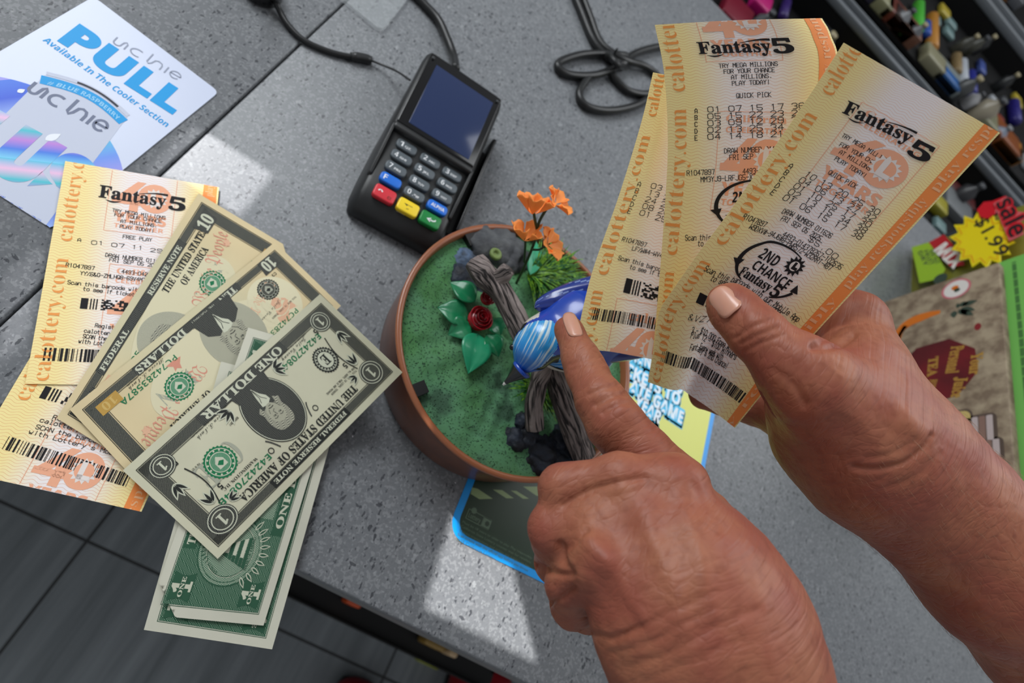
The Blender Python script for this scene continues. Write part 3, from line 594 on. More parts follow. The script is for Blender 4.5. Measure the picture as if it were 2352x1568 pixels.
a.bars(T3.uv((1363, 706)), T3.uv((1363, 706))+(T3.uv((1507, 729))-T3.uv((1363, 706)))*1.35, T3.uv((1356, 733)), 21, INK, 88)
ticket(T3, 'leftmost lottery ticket of the held fan, mostly hidden, touching the pointing finger', a)

T4 = Held([(1504, 57), (1526, 172), (1534, 335), (1524, 520), (1510, 695), (1496, 850)], [(1888, 42), (1909, 82), (1924, 170), (1880, 480), (1690, 905)], [(1504, 57), (1700, 46), (1888, 42)], [(1496, 850), (1690, 905)], 82.5, 190, 260, 341, lambda a, b: 12*np.clip(a-.72, 0, 1)**2*8*np.clip(1-b*1.6, 0, 1)+1.5*np.sin(a*3.1))
a = ticket_base(T4, [((1494, 925), (1530, 622)), ((1534, 584), (1544, 250)), ((1540, 210), (1500, -80))], [((1925, 215), (1870, -20))], wl=9.2); a.d.pop(1) if False else None
forty(a, 38.5, 4.5, .95, top=False); forty(a, 44, 88, 1.0)
logo(a, T4.uv((1605, 124)), T4.uv((1773, 119)), 8.4, T4.uv((1777, 122)), T4.uv((1826, 121)), 9.2)
lines(a, T4, [('TRY MEGA MILLIONS', 1652, 156, 1786, 151, 3.), ('FOR YOUR CHANCE', 1663, 169, 1779, 165, 3.), ('AT MILLIONS.', 1680, 182, 1773, 178.6, 3.), ('PLAY TODAY!', 1682, 196, 1768, 193, 3.), ('QUICK PICK', 1692, 225, 1771, 222, 3.2), ('DRAW NUMBER 011626', 1664, 352, 1804, 347, 3.2), ('FRI SEP 05 2025', 1676, 367, 1793, 362, 3.2), ('R1047897', 1578, 403, 1641, 400, 3.2), ('4493-0182', 1706, 399, 1774, 396, 3.2), ('MM3YJ9-LRFJG5-X72KD4', 1610, 418, 1768, 410, 3.2), ('Scan this barcode with our Mobile App', 1574, 552, 1824, 548, 3.2), ('to see if ticket is a winner', 1603, 565, 1792, 562, 3.2)])
for i, r in enumerate(('01 07 15 17 36', '05 15 22 23 27', '03 09 12 29 31', '02 13 25 34 39', '04 14 18 21 33')):
    y = 257.5+15.7*i; a.stroke(ALPH[i], T4.uv((1596, y+2)), T4.uv((1602, y+2)), 2.7, INK)
    for j, t in enumerate(r.split()): a.stroke(t, T4.uv((1626+48.2*j, y-1.9*j)), T4.uv((1655+48.2*j, y-1.2-1.9*j)), 3.1, INK)
d, n = axes(T4, (1640, 466), (1760, 462)); second_chance(a, T4.uv((1728, 470)), d, n, 19.5, 12.5)
ticket(T4, 'middle lottery ticket of the held fan, its curled top right corner by the shelves', a)

T5 = Held([(1938, 98), (1846, 239), (1686, 471), (1605, 580), (1539, 675), (1514, 717), (1502, 797), (1488, 877)], [(2297, 305), (1853, 787), (1688, 982)], [(1938, 98), (2297, 305)], [(1488, 877), (1530, 892), (1554, 896), (1566, 894), (1586, 908), (1633, 940), (1688, 982)], 82.5, 196, 240, 333,
  lambda a, b: 2.0*np.sin(a*3.14)*(1-b)-7*np.exp(-((a-.40)/.10)**2)*np.clip((b-.80)/.2, 0, 1)+5*np.exp(-((a-.16)/.14)**2)*np.clip((b-.74)/.26, 0, 1)**1.5)
a = ticket_base(T5, [((1496, 874), (1602, 590)), ((1634, 552), (1846, 250)), ((1876, 203), (2010, -20))], [((1600, 1062), (1922, 688)), ((1944, 662), (2132, 462)), ((2148, 440), (2370, 200))], band0=74.2, wl=9.2); forty(a, 44, 62, 1.12)
logo(a, T5.uv((1933, 258)), T5.uv((2086, 330)), 9.0, T5.uv((2080, 352)), T5.uv((2128, 376)), 11.0)
lines(a, T5, [('TRY MEGA MILLIONS', 1932, 314, 2041, 377, 3.), ('FOR YOUR CHANCE', 1927, 335, 2024, 388, 3.), ('AT MILLIONS.', 1926, 352, 2002, 395, 3.), ('PLAY TODAY!', 1916, 367, 1986, 408, 3.), ('QUICK PICK', 1901, 399, 1964, 433, 3.2), ('DRAW NUMBER 011626', 1795, 489, 1906, 547, 3.2), ('FRI SEP 05 2025', 1792, 506, 1882, 553, 3.2),
  ('R1047897', 1705, 501, 1756, 521, 3.2), ('4493-014378267-102635', 1796, 541, 1929, 619, 3.2), ('W9DXV#-94J6#8-PWRS72-W32RRT-4B7', 1720, 524, 1905, 621, 3.2), ('$5.00', 1855, 551, 1918, 596, 3.4), ('Scan this barcode with our Mobile App', 1616, 621, 1831, 739, 3.2), ('to see if ticket is a winner', 1631, 643, 1793, 725, 3.2), ('&VZ7-%6K', 1580, 734, 1676, 764, 3.2), ('3 - $10,000 Free Winners', 1587, 764, 1700, 820, 3.0), ('Plus 12 - $100 Winners', 1586, 775, 1688, 826, 3.0), ('Every week with', 1607, 801, 1658, 826, 3.0), ('Fantasy 5 2nd Chance!', 1584, 804, 1668, 847, 3.0)])
for i, r in enumerate(('10 13 20 25 30', '04 06 13 27 32', '01 10 25 17 30', '02 13 15 34 38', '01 06 15 17 38')):
    x, y = 1846-12.5*i, 403+13.5*i; xe, ye = 1993-10.*i, 482+14.2*i
    a.stroke(ALPH[i], T5.uv((1809-10.2*i, 384+15.2*i)), T5.uv((1815-10.2*i, 388+15.2*i)), 3.0, INK)
    for j, t in enumerate(r.split()):
        q = j/4; X, Y = x+(xe-x)*q, y+(ye-y)*q; a.stroke(t, T5.uv((X, Y)), T5.uv((X+22, Y+12)), 3.3, INK)
d, n = axes(T5, (1700, 580), (1840, 653)); second_chance(a, T5.uv((1772, 618)), d, n, 19., 13.)
p, q, r = T5.uv((1608, 671)), T5.uv((1700, 720)), T5.uv((1598, 694)); e = (q-p)/np.linalg.norm(q-p); f = r-p; a.poly([p, p+e*5, p+e*5+f, p+f], INK, 1); [a.poly([p+e*(6.2+1.9*k), p+e*(7+1.9*k), p+e*(7+1.9*k)+f, p+e*(6.2+1.9*k)+f], INK, 1) for k in range(3)]; a.matrix(p+e*12, p+e*50, p+e*12+f, 30, 9, 24, INK)
a.bars(T5.uv((1523, 802)), T5.uv((1716, 904)), T5.uv((1517, 829)), 31, INK, 110)
ticket(T5, 'front lottery ticket of the held fan, pinned under the thumb, second chance logo in view', a)
# ------------------------------------------------------------------ banknotes
def engraved(name, ink, paper, per, ang, duty, per2=None, ang2=0., wob=.0):
    """ink lines on paper: fine parallel (or crossed) engraving, spacing per mm"""
    g = NT(name, .65, .2); u, v, uvo = g.uv()
    def fam(p, an):
        w_ = g.math('MULTIPLY', g.math('SINE', g.math('ADD', g.math('MULTIPLY', u, 1.7), g.math('MULTIPLY', v, 1.1))), wob)
        q = g.math('ADD', g.math('ADD', g.math('MULTIPLY', u, math.cos(an)/p), g.math('MULTIPLY', v, math.sin(an)/p)), w_)
        return g.math('LESS_THAN', g.math('FRACT', q), duty)
    f = fam(per, ang)
    if per2: f = g.math('MAXIMUM', f, fam(per2, ang2))
    g.color(g.mix(f, paper, ink)); return g.m
P1 = (214, 211, 184); P10 = (226, 207, 164); PW = (216, 214, 196)
def money_paper(name, c, tint=None):
    g = NT(name, .7, .2); u, v, uvo = g.uv(); n = g.n('TexNoise', {'Vector': uvo, 'Scale': 1.6, 'Detail': 4.}).outputs[0]
    col = g.mix(g.n('MapRange', {0: n, 1: .35, 2: .7}).outputs[0], c, tuple(int(x*.93) for x in c))
    if tint:
        d = g.math('ABSOLUTE', g.math('SUBTRACT', u, 78.)); f = g.n('MapRange', {0: d, 1: 20., 2: 62., 3: 1., 4: 0.}, interpolation_type='SMOOTHSTEP').outputs[0]; col = g.mix(g.math('MULTIPLY', f, .55), col, tint)
    g.color(col); return g.m
MP1 = money_paper('one dollar paper', P1); MP10 = money_paper('ten dollar paper', P10, (208, 208, 176)); MPB = money_paper('one dollar back paper', PW)
IK = mat('banknote black ink', (44, 46, 44), .65, .2); IKM = engraved('black guilloche', (52, 54, 52), (150, 150, 134), .55, .8, .56, .62, -.7, .25); IKL = engraved('light engraving', (96, 97, 90), P1, .6, .4, .42, None, 0, .12)
IKD = engraved('dark engraving', (40, 42, 41), (104, 105, 98), .7, .2, .62, None, 0, .2); IKF = engraved('face engraving', (128, 128, 116), (196, 194, 170), .55, .15, .38, None, 0, .15); IKH = engraved('hair engraving', (96, 97, 90), (190, 188, 166), .8, 1.2, .45, None, 0, .5)
GRN = mat('banknote green ink', (32, 120, 78), .65, .2); GRN2 = engraved('green seal engraving', (30, 118, 76), (150, 190, 160), .55, .9, .6); GRNL = mat('pale banknote paper', (206, 208, 186), .7, .2)
GIK = mat('back green ink', (52, 92, 70), .65, .2); GIM = engraved('back green guilloche', (50, 92, 70), (150, 174, 150), .7, .75, .55, .8, -.8, .3); GIL = engraved('back light green', (84, 122, 98), (196, 204, 182), .6, .5, .45, .9, -.6, .2)
PNK = mat('pink overprint', (218, 150, 128), .65, .2); PNKL = mat('pale pink overprint', (228, 182, 150), .65, .2); GOLD = mat('copper numeral ink', (190, 150, 70), .45, .4); GRY = mat('pale grey overprint', (172, 174, 156), .65, .2); YEL = mat('ten dollar centre tint', (222, 214, 180), .7, .2)
def seal(a, x, y, r, m, m2, lit, L=2):
    a.star(x, y, r, r*.92, 26, m, L); a.ring(x, y, r*.84, r*.84, r*.05, lit, L+1); a.ell(x, y, r*.62, r*.62, lit, L+1); a.ell(x, y, r*.57, r*.57, m2, L+2)
    for k in range(14):
        t = k*2*math.pi/14; a.rect(x+r*.73*math.cos(t)-r*.05, y+r*.73*math.sin(t)-r*.05, x+r*.73*math.cos(t)+r*.05, y+r*.73*math.sin(t)+r*.05, lit, L+2)
    a.poly([(x-r*.3, y-r*.32), (x+r*.3, y-r*.32), (x+r*.3, y+r*.12), (x, y+r*.42), (x-r*.3, y+r*.12)], lit, L+3); a.poly([(x-r*.24, y-r*.02), (x, y-r*.24), (x+r*.24, y-r*.02), (x, y+r*.12)], m, L+4)
def ornament(a, x, y, s, n, m, m2, L=2):        # numeral in a scalloped frame
    a.ell(x, y, 8.2*s, 7.2*s, m, L); a.ring(x, y, 7.7*s, 6.7*s, .5*s, GRNL, L+1); a.ell(x, y, 5.8*s, 5.2*s, m2, L+1); a.ring(x, y, 5.8*s, 5.2*s, .55*s, GRNL, L+2)
    a.text(n, (x-1.9*s*len(n), y+2.9*s), (x+1.9*s*len(n), y+2.9*s), 5.8*s, GRNL, 'serif', .012, L=L+3)
def leaves(a, x, y, ang, n, l, m, L=3):
    for k in range(n):
        t = ang+(k-(n-1)/2)*.5; a.leaf((x, y), (x+l*math.cos(t), y+l*math.sin(t)), l*.17, GRNL, L); a.leaf((x+l*.12*math.cos(t), y+l*.12*math.sin(t)), (x+l*.85*math.cos(t), y+l*.85*math.sin(t)), l*.09, m, L+1)
def bust(a, x, y, k, L=3, flip=1):              # plain portrait bust in an oval, head up
    q = lambda P: [(x+flip*u*k, y+v*k) for u, v in P]
    a.poly(q([(-13, 20), (-11, 10), (-5, 5.5), (0, 8), (6, 5), (11, 9), (13.5, 20)]), IKD, L)
    a.poly(q([(-3.5, 6), (0, 4), (3.6, 5), (2.6, 11), (1, 17), (-1, 12), (-3.2, 9)]), GRNL, L+1); a.line(q([(-2, 7), (0, 10), (1, 16)]), .35*k, IK, L+2); a.line(q([(2.4, 7), (1, 10), (1.2, 16)]), .35*k, IK, L+2)
    t = np.linspace(0, 2*math.pi, 34)[:-1]
    a.poly(q([(7.6*math.cos(s)+.2, 8.9*math.sin(s)-4.6+.8*math.sin(3*s)) for s in t]), IKH, L+1); a.poly(q([(-6.8, 0), (-8.2, 4), (-5.2, 6.2), (-4.2, 2)]), IKH, L+1); a.poly(q([(6.6, -1), (8, 3.4), (5.4, 5.6), (4.4, 1)]), IKH, L+1)
    a.poly(q([(5.1*math.cos(s), (7.4 if math.sin(s) > 0 else 5.6)*math.sin(s)-2.6) for s in t]), IKF, L+2)
    for e in (-2.1, 2.1):
        a.ell(x+flip*e*k, y-3.0*k, .95*k, .5*k, IK, L+3, 14); a.ell(x+flip*(e+.2)*k, y-3.05*k, .3*k, .22*k, GRNL, L+4, 10); a.line(q([(e-1.4, -4.2), (e, -4.9), (e+1.4, -4.3)]), .45*k, IKD, L+3)
    a.line(q([(.3, -3.4), (.9, -.6), (-.6, .2)]), .4*k, IKD, L+3); a.line(q([(-1.7, 2.0), (0, 1.7), (1.8, 2.1)]), .5*k, IK, L+3); a.line(q([(-1, 3.2), (.9, 3.3)]), .4*k, IKD, L+3); a.line(q([(-4.6, -1), (-3.6, 2.4), (-1.6, 4.6)]), .35*k, IKD, L+3); a.line(q([(3.2, -.6), (2.4, 1.4)]), .35*k, IKD, L+3)
def border(a, m, m2, top, bot, e=4.2):
    a.frame(e, e, 156-e, 66.3-e, .35, m, 1); a.rect(e+.7, e+.7, 12.5, 66.3-e-.7, m2, 1); a.rect(143.5, e+.7, 155.3-e, 66.3-e-.7, m2, 1); a.rect(e+.7, e+.7, 155.3-e, e+.7+top, m2, 1); a.rect(e+.7, 66.3-e-.7-bot, 155.3-e, 66.3-e-.7, m2, 1)
    a.frame(13, e+1.2+top, 143, 66.3-e-1.2-bot, .3, m, 1)
def serial(a, t, x, y, l=37): a.text(t, (x, y), (x+l, y), 3.5, GRN, 'bold', -.012, L=2)
def front_one():
    a = Art(); border(a, IK, IKM, 4.2, 5.4)
    a.rect(46, 4.6, 110, 9.4, IK, 2); a.text('FEDERAL RESERVE NOTE', (48, 8.4), (108, 8.4), 2.7, GRNL, 'serif', .01, L=3)
    a.text('THE UNITED STATES OF AMERICA', (31, 15.6), (127, 15.6), 4.6, IK, 'serif', .012, L=2)
    a.rect(44, 55.6, 112, 61.6, IKD, 2); a.text('ONE DOLLAR', (47, 60.8), (109, 60.8), 4.6, GRNL, 'serif', .014, L=3); a.line([(46, 55.3), (110, 55.3)], .3, IK, 3)
    a.ell(78, 36.6, 17.2, 20.6, IK, 2); a.ring(78, 36.6, 16.7, 20.1, .45, GRNL, 3); a.ell(78, 36.6, 16, 19.4, IKD, 3); bust(a, 78, 36.4, .98, 4)
    for sx in (-1, 1):
        leaves(a, 78+sx*17.5, 52.5, (.0 if sx > 0 else math.pi)-sx*.3, 4, 9, IK); a.line([(78+sx*(13+4*t), 19+4*t*(1-t)*3+8*t*t) for t in np.linspace(0, 1, 8)], .8, IKD, 3); a.ring(78+sx*18.5, 21, 1.8, 1.8, .5, IK, 3)
    a.text('ONE', (108, 42), (134, 42), 14, GRY, 'serif', L=1); seal(a, 120, 35.5, 9.2, GRN, GRN2, GRNL); a.text('WASHINGTON, D.C.', (105, 48.5-24), (130, 48.5-24), 1.7, IK, 'serif', L=2)
    a.star(31.5, 36.5, 8.4, 7.6, 28, IK, 2); a.ring(31.5, 36.5, 6.9, 6.9, .3, GRNL, 3); a.ell(31.5, 36.5, 5.0, 5.0, GRNL, 3); a.text('E', (29.2, 39.7), (33.8, 39.7), 6.2, IK, 'serif', .012, L=4)
    for k in range(20): t = k*math.pi/10; a.rect(31.5+6*math.cos(t)-.4, 36.5+6*math.sin(t)-.4, 31.5+6*math.cos(t)+.4, 36.5+6*math.sin(t)+.4, GRNL, 3)
    serial(a, 'E42427084B', 22, 51); serial(a, 'E42427084B', 99, 21.5)
    for x, y in ((24, 28), (21, 53.5), (128, 28), (135, 53)): a.text('5', (x, y), (x+2.3, y), 3.2, IK, 'bold', L=2)
    a.stroke('THIS NOTE IS LEGAL TENDER', (22, 20.5), (46, 20.5), 1.1, IK, .16, 2); a.stroke('FOR ALL DEBTS, PUBLIC AND PRIVATE', (22, 22.5), (48, 22.5), 1.1, IK, .16, 2)
    for x, t in ((34, 'Jovita Carranza'), (101, 'Steven T. Mnuchin')): a.text('Jnita Carany' if x < 50 else 'Steven T. Mnch', (x-4, 54.2), (x+18, 53.6), 2.6, IK, 'script', -.008, L=2); a.stroke('TREASURER OF THE UNITED STATES' if x < 50 else 'SECRETARY OF THE TREASURY', (x-6, 55.6), (x+20, 55.6), .7, IK, .12, 2)
    a.stroke('SERIES 2017', (95.5, 47), (102, 47), 1.1, IK, .15, 2); a.stroke('FW A 57', (128, 43), (133, 43), 1.0, IK, .15, 2)
    for x, y, s in ((15.5, 13, 1.), (140.5, 13, 1.)): ornament(a, x, y, 1.05*s, '1', IKD, IKM)
    for sx, x in ((1, 15.5), (-1, 140.5)):
        leaves(a, x+sx*3, 22, math.pi/2 if 1 else 0, 3, 9, IK); ornament(a, x-sx*1, 54.5, .86, '1', IKD, IKM); leaves(a, x-sx*4, 44, -math.pi/2, 3, 9, IK); a.line([(x+sx*(5+3*math.sin(t*3)), 20+26*t) for t in np.linspace(0, 1, 14)], .7, IK, 3)
        leaves(a, x+sx*9, 17.5, 0 if sx > 0 else math.pi, 3, 7, IK)
    return a
def back_one():
    a = Art(); e = 5.6
    a.rect(e, e, 156-e, 66.3-e, GIM, 0); a.frame(e-.7, e-.7, 156.7-e, 67-e, .3, GIK, 0)
    a.rect(32, e+.6, 124, 13.2, GIK, 1); a.text('THE UNITED STATES OF AMERICA', (34, 12), (122, 12), 4.4, GRNL, 'serif', .01, L=2)
    a.rect(44, 53.4, 112, 60.2, GIK, 1); a.text('ONE DOLLAR', (48, 59), (108, 59), 4.2, GRNL, 'serif', .012, L=2)
    a.rect(52, 14.5, 104, 52, GIL, 1); a.text('ONE', (53, 43), (103, 43), 19, GRNL, 'serif', .02, L=2); a.text('ONE', (54, 42.2), (102, 42.2), 17.2, GIK, 'serif', .0, L=3); a.text('IN GOD WE TRUST', (60, 20.5), (96, 20.5), 3.2, GIK, 'serif', L=3)
    for x in (33.5, 122.5):
        a.ell(x, 33.5, 17.6, 18.6, GIL, 2); a.ring(x, 33.5, 17.6, 18.6, .7, GIK, 3); a.ring(x, 33.5, 15.6, 16.4, .35, GIK, 3); a.ell(x, 33.5, 13.2, 13.6, GRNL, 3); a.ell(x, 33.5, 12.8, 13.2, GIL, 4); a.ring(x, 33.5, 12.9, 13.3, .35, GIK, 5)
        for k in range(-4, 5): t = math.pi/2+k*.23; leaves(a, x+15*math.cos(t), 33.5+16.5*math.sin(t), t, 1, 6.5, GIK, 4)
    for k in range(8):
        y0 = 44-2.3*k; a.poly([(33.5-8.2+k*.92, y0), (33.5+8.2-k*.92, y0), (33.5+7.4-k*.92, y0-2), (33.5-7.4+k*.92, y0-2)], GRNL if k % 2 else GIK, 6); a.poly([(33.5-8.2+k*.92, y0), (33.5-3+k*.35, y0), (33.5-2.8+k*.33, y0-2), (33.5-7.4+k*.92, y0-2)], GIK, 7)
    a.poly([(33.5-2.6, 25.2), (33.5+2.6, 25.2), (33.5, 20.8)], GRNL, 7); a.ell(33.5, 23.9, .9, .55, GIK, 8, 14)
    for k in range(9): t = math.radians(200+k*17.5); a.line([(33.5+5*math.cos(t), 24+5*math.sin(t)), (33.5+7.6*math.cos(t), 24+7.6*math.sin(t))], .4, GIK, 6)
    a.text('ANNUIT', (22.4, 30), (27, 23.4), 1.6, GIK, 'serif', L=6); a.text('NOVUS ORDO', (25, 45.6), (42, 45.6), 1.5, GIK, 'serif', L=6)
    x = 122.5; a.poly([(x-9, 26), (x-3, 29), (x, 25), (x+3, 29), (x+9, 26), (x+6, 36), (x+2, 37), (x+3, 43), (x, 41), (x-3, 43), (x-2, 37), (x-6, 36)], GIK, 6); a.poly([(x-2.4, 31), (x+2.4, 31), (x+2.4, 36), (x, 39), (x-2.4, 36)], GRNL, 7); [a.rect(x-1.9+k*.9, 33, x-1.5+k*.9, 37, GIK, 8) for k in range(5)]; a.ell(x, 23.4, 2.4, 2.1, GIK, 6, 16)
    for x in (14, 142):
        for y in (13, 53): a.poly([(x-7, y-6), (x+7, y-6), (x+5, y), (x+7, y+6), (x-7, y+6), (x-5, y)], GIK, 3); a.text('1', (x-2.8, y+5), (x+2.8, y+5), 10, GRNL, 'serif', .02, L=4); a.rect(x-5.4, y-1.5, x+5.4, y+1.5, GIK, 5); a.text('ONE', (x-4.8, y+1.1), (x+4.8, y+1.1), 2.2, GRNL, 'serif', .01, L=6)
    return a
def front_ten():
    a = Art(); border(a, IK, IKM, 4.4, 4.4)
    a.ell(31, 34, 17, 20, mat('cream watermark field', (226, 218, 184), .7, .2), 1); a.ell(80, 34, 46, 24, YEL, 1, 60); a.rect(18, 12, 32, 14, PNKL, 1)
    a.text('We the People', (92, 40), (142, 28), 8.6, PNK, 'frak', L=2); a.text('We the People', (24, 50), (60, 38), 7., PNKL, 'frak', L=2)
    a.rect(30, 4.6, 122, 9.8, IKD, 2); a.text('FEDERAL', (32, 8.9), (58, 8.9), 3.2, GRNL, 'serif', .01, L=3); a.text('RESERVE NOTE', (82, 8.9), (118, 8.9), 3.2, GRNL, 'serif', .01, L=3)
    a.text('THE UNITED STATES', (88, 16.4), (136, 16.4), 4.4, IK, 'serif', .012, L=2); a.text('OF AMERICA', (98, 23), (126, 23), 4.4, IK, 'serif', .012, L=2)
    a.rect(40, 56.6, 120, 61.7, IKD, 2); a.text('TEN', (43, 61), (56, 61), 4.4, GRNL, 'serif', .012, L=3); a.text('DOLLARS', (84, 61), (119, 61), 4.4, GRNL, 'serif', .014, L=3); a.stroke('THE PORTRAIT', (60, 60.4), (78, 60.4), 1.4, GRNL, .2, 3)
    a.poly([(64+19*math.cos(t)*(1 if math.sin(t) < 0 else 1.0), 37+24*math.sin(t)) if math.sin(t) < .78 else (64+19*math.cos(t), 37+18.6) for t in np.linspace(0, 2*math.pi, 60)[:-1]], IKF, 3); bust(a, 64, 36.2, 1.16, 4)
    seal(a, 108, 36, 8.6, GRN, GRN2, GRNL); a.text('TEN', (96, 42), (121, 42), 12, GRY, 'serif', L=1)
    seal(a, 28, 44, 7.6, IK, IKM, GRY); serial(a, 'PC74283587A', 98, 52.5, 38); serial(a, 'PC74283587A', 24, 22, 38)
    a.text('Steven T. Mnch', (104, 57-1.6), (128, 55), 2.6, IK, 'script', -.008, L=2); a.text('Jnita Carany', (28, 33.5), (48, 32), 2.6, IK, 'script', -.008, L=2); a.stroke('THIS NOTE IS LEGAL TENDER', (18, 28), (40, 28), 1.1, IK, .16, 2); a.stroke('SECRETARY OF THE TREASURY', (104, 56.8), (128, 56.6), .8, IK, .13, 2)
    a.poly([(96, 49), (99, 46), (100, 43), (102, 45), (104, 44), (103, 47), (106, 50), (101, 50)], PNK, 2); a.star(136, 30, 3, 1.8, 7, PNKL, 2)
    a.poly([(30, 38), (36, 34), (38, 22), (33, 18), (28, 24), (22, 22), (24, 32)], PNKL, 1)
    for x, y, w in ((15, 12.5, 10), (141, 12.5, 10), (15, 57, 9)): a.poly([(x-w*.8, y-5), (x+w*.8, y-5), (x+w*.62, y+5), (x-w*.62, y+5)], IKD, 3); a.text('10', (x-w*.5, y+3.8), (x+w*.5, y+3.8), 7.6, GRNL, 'serif', .02, L=4)
    a.rect(133.5, 52, 146.5, 58.5, GOLD, 3); a.text('10', (136, 57.5), (144, 57.5), 4.4, mat('pale copper', (208, 176, 104), .45, .4), 'serif', L=4)
    a.stroke('C3', (16, 50), (19, 50), 1.8, IK, .3, 2)
    return a
A1F, A1B, A10 = front_one(), back_one(), front_ten()
def note(label, px, z, m, art, wave, cut=None, cat='banknote', lift=None):
    zz = z if isinstance(z, tuple) else (z,)*4; z = min(zz); c = [W(p, q) for p, q in zip(px, zz)]; sh = Flat(c, 156, 66.3, wave); sh.lift = lift; ct = sh.pos(np.array(78.), np.array(33.)); ct[2] = z
    t = thing('banknote', label, cat, ct, 'banknotes'); sheet_mesh('note_paper', sh, m, t, 78, 33, .15, cut=cut); art.build('note_print', sh, t, maxe=2.6 if lift else 5., o0=.22 if lift else .12); return t
def corner_cut(u0, v0, d):
    def f(U, V):
        a, b = np.abs(U-u0), np.abs(V-v0); s = a+b; mk = s < d; k = np.where(mk, (d-s)/2, 0); return U+np.where(u0 < 78, 1, -1)*k, V+np.where(v0 < 33, 1, -1)*k
    return f
note('ten dollar banknote at the back of the fan, beside the free play ticket', [(130, 960), (456, 444), (668, 572), (346, 1092)], 3.4, MP10, A10, lambda a, b: .5*np.sin(a*3)*np.sin(b*3)+1.1*np.clip(a-.75, 0, 1)*4*np.clip(b-.4, 0, 1), corner_cut(156, 66.3, 6))
note('ten dollar banknote lying upside down over the other ten', [(783, 702), (352, 1147), (160, 940), (631, 556)], 5.4, MP10, A10, lambda a, b: .5*np.sin(a*4+1)*np.sin(b*3))
note('one dollar banknote, green back up, lowest of the pair hanging over the counter edge', [(790, 905), (626, 1492), (330, 1447), (508, 830)], 6.8, MPB, A1B, lambda a, b: -.6*np.clip(a-.6, 0, 1)*8+.5*np.sin(b*3)*np.sin(a*4))
note('one dollar banknote, pyramid side up, with a bent corner, hanging over the counter edge', [(338, 1412), (570, 752), (795, 815), (606, 1437)], 8.8, MPB, A1B, lambda a, b: -.5*np.clip(.4-a, 0, 1)*8+.4*np.sin(b*3)*np.sin(a*4), corner_cut(0, 0, 15))
note('crisp one dollar banknote, portrait side up, on top of the money fan', [(924, 855), (500, 1283), (282, 1080), (735, 675)], 10.8, MP1, A1F, lambda a, b: .5*np.sin(a*3.4)*np.sin(b*3.), lift=lambda u, v: 54*np.clip(1-(u+.62*v)/84, 0, 1)**2.1)
# ------------------------------------------------------------------ card terminal
PLA = mat('black satin plastic', (30, 31, 32), .42, .5, bump=(2500., .08)); PLG = mat('black gloss plastic', (12, 12, 14), .15, .5); PLD = mat('dark grey plastic', (46, 48, 50), .4, .5)
tb = math.radians(8.4); TX, TY = np.array([math.cos(tb), math.sin(tb), 0]), np.array([-math.sin(tb), math.cos(tb), 0])
TC = W((908, 330), 24.)+0.; TC = np.array([-12.5, 337.5, 0.])
tl = lambda p: TC+p[0]*TX+p[1]*TY+np.array([0, 0, p[2]])
def tV(V): V = np.asarray(V, float); return TC+V[:, :1]*TX+V[:, 1:2]*TY+V[:, 2:]*np.array([0, 0, 1.])
term = thing('card_terminal', 'black handheld card payment terminal with blue screen and coloured keys on the stone counter', 'card terminal', TC)
def loft(S, n=None):                            # sections: list of (y, [(x, z)...]) profiles with equal counts
    V = [(x, y, z) for y, P in S for x, z in P]; k = len(S[0][1])
    Fc = [(i*k+j, i*k+(j+1) % k, (i+1)*k+(j+1) % k, (i+1)*k+j) for i in range(len(S)-1) for j in range(k)]
    Fc += [tuple(range(k))[::-1], tuple((len(S)-1)*k+j for j in range(k))]; return np.array(V, float), [f[::-1] for f in Fc]
def sec(wb, wt, z0, z1, r=5):
    return [(-wb, z0), (-wb, z0+3), (-wt-.6, z1-r), (-wt+r*.3, z1-r*.25), (-wt+r, z1), (wt-r, z1), (wt-r*.3, z1-r*.25), (wt+.6, z1-r), (wb, z0+3), (wb, z0)]
# y from the front edge (-86) to the back (86); keypad half low, screen half raised
v, f = loft([(-87, sec(34, 32, 2, 9, 3)), (-84, sec(37, 35, .5, 15, 5)), (-74, sec(39.5, 36, .3, 21)), (-62, sec(40, 36.2, .3, 23)), (-28, sec(40.2, 36.5, .3, 27)), (-16, sec(40, 36.6, .3, 31)), (-10, sec(39.8, 36.8, .3, 35)), (58, sec(38, 37, 1, 41)), (68, sec(37, 36, 3, 41, 5)), (72, sec(34, 33, 8, 37, 6))])
o = obj('terminal_body', tV(v), f, PLA, term); mod_bevel(o, 1.5, 2, 40)
zk = lambda y: 24+(y+62)*4/52; zs = lambda y: 35+(y+10)*6/68
def plate(name, pts, zf, h, m, par, bev=1.):
    n = len(pts); V = [(x, y, zf(y)-1.5) for x, y in pts]+[(x, y, zf(y)+h) for x, y in pts]
    Fc = [tuple(range(n))[::-1], tuple(range(n, 2*n))]+[(i, (i+1) % n, n+(i+1) % n, n+i) for i in range(n)]
    o = obj(name, tV(V), Fc, m, par); mod_bevel(o, bev, 3); return o
def rrect(x0, y0, x1, y1, r, k=5):
    P = []
    for cx, cy, a in ((x1-r, y1-r, 0), (x0+r, y1-r, 90), (x0+r, y0+r, 180), (x1-r, y0+r, 270)): P += [(cx+r*math.cos(math.radians(a+90*i/k)), cy+r*math.sin(math.radians(a+90*i/k))) for i in range(k+1)]
    return P
plate('screen_bezel', rrect(-34.5, -11, 34.5, 66, 2), zs, 1.2, PLG, term)
SCR = NT('blue screen', .12, .5); SCR.color((.012, .020, .055)); SCR.b.inputs['Emission Color'].default_value = (.03, .06, .19, 1); SCR.b.inputs['Emission Strength'].default_value = .16
plate('screen', [(-26, -7), (28.4, -7), (28.6, 57), (-26.4, 57)], zs, 1.6, SCR.m, term, .3)
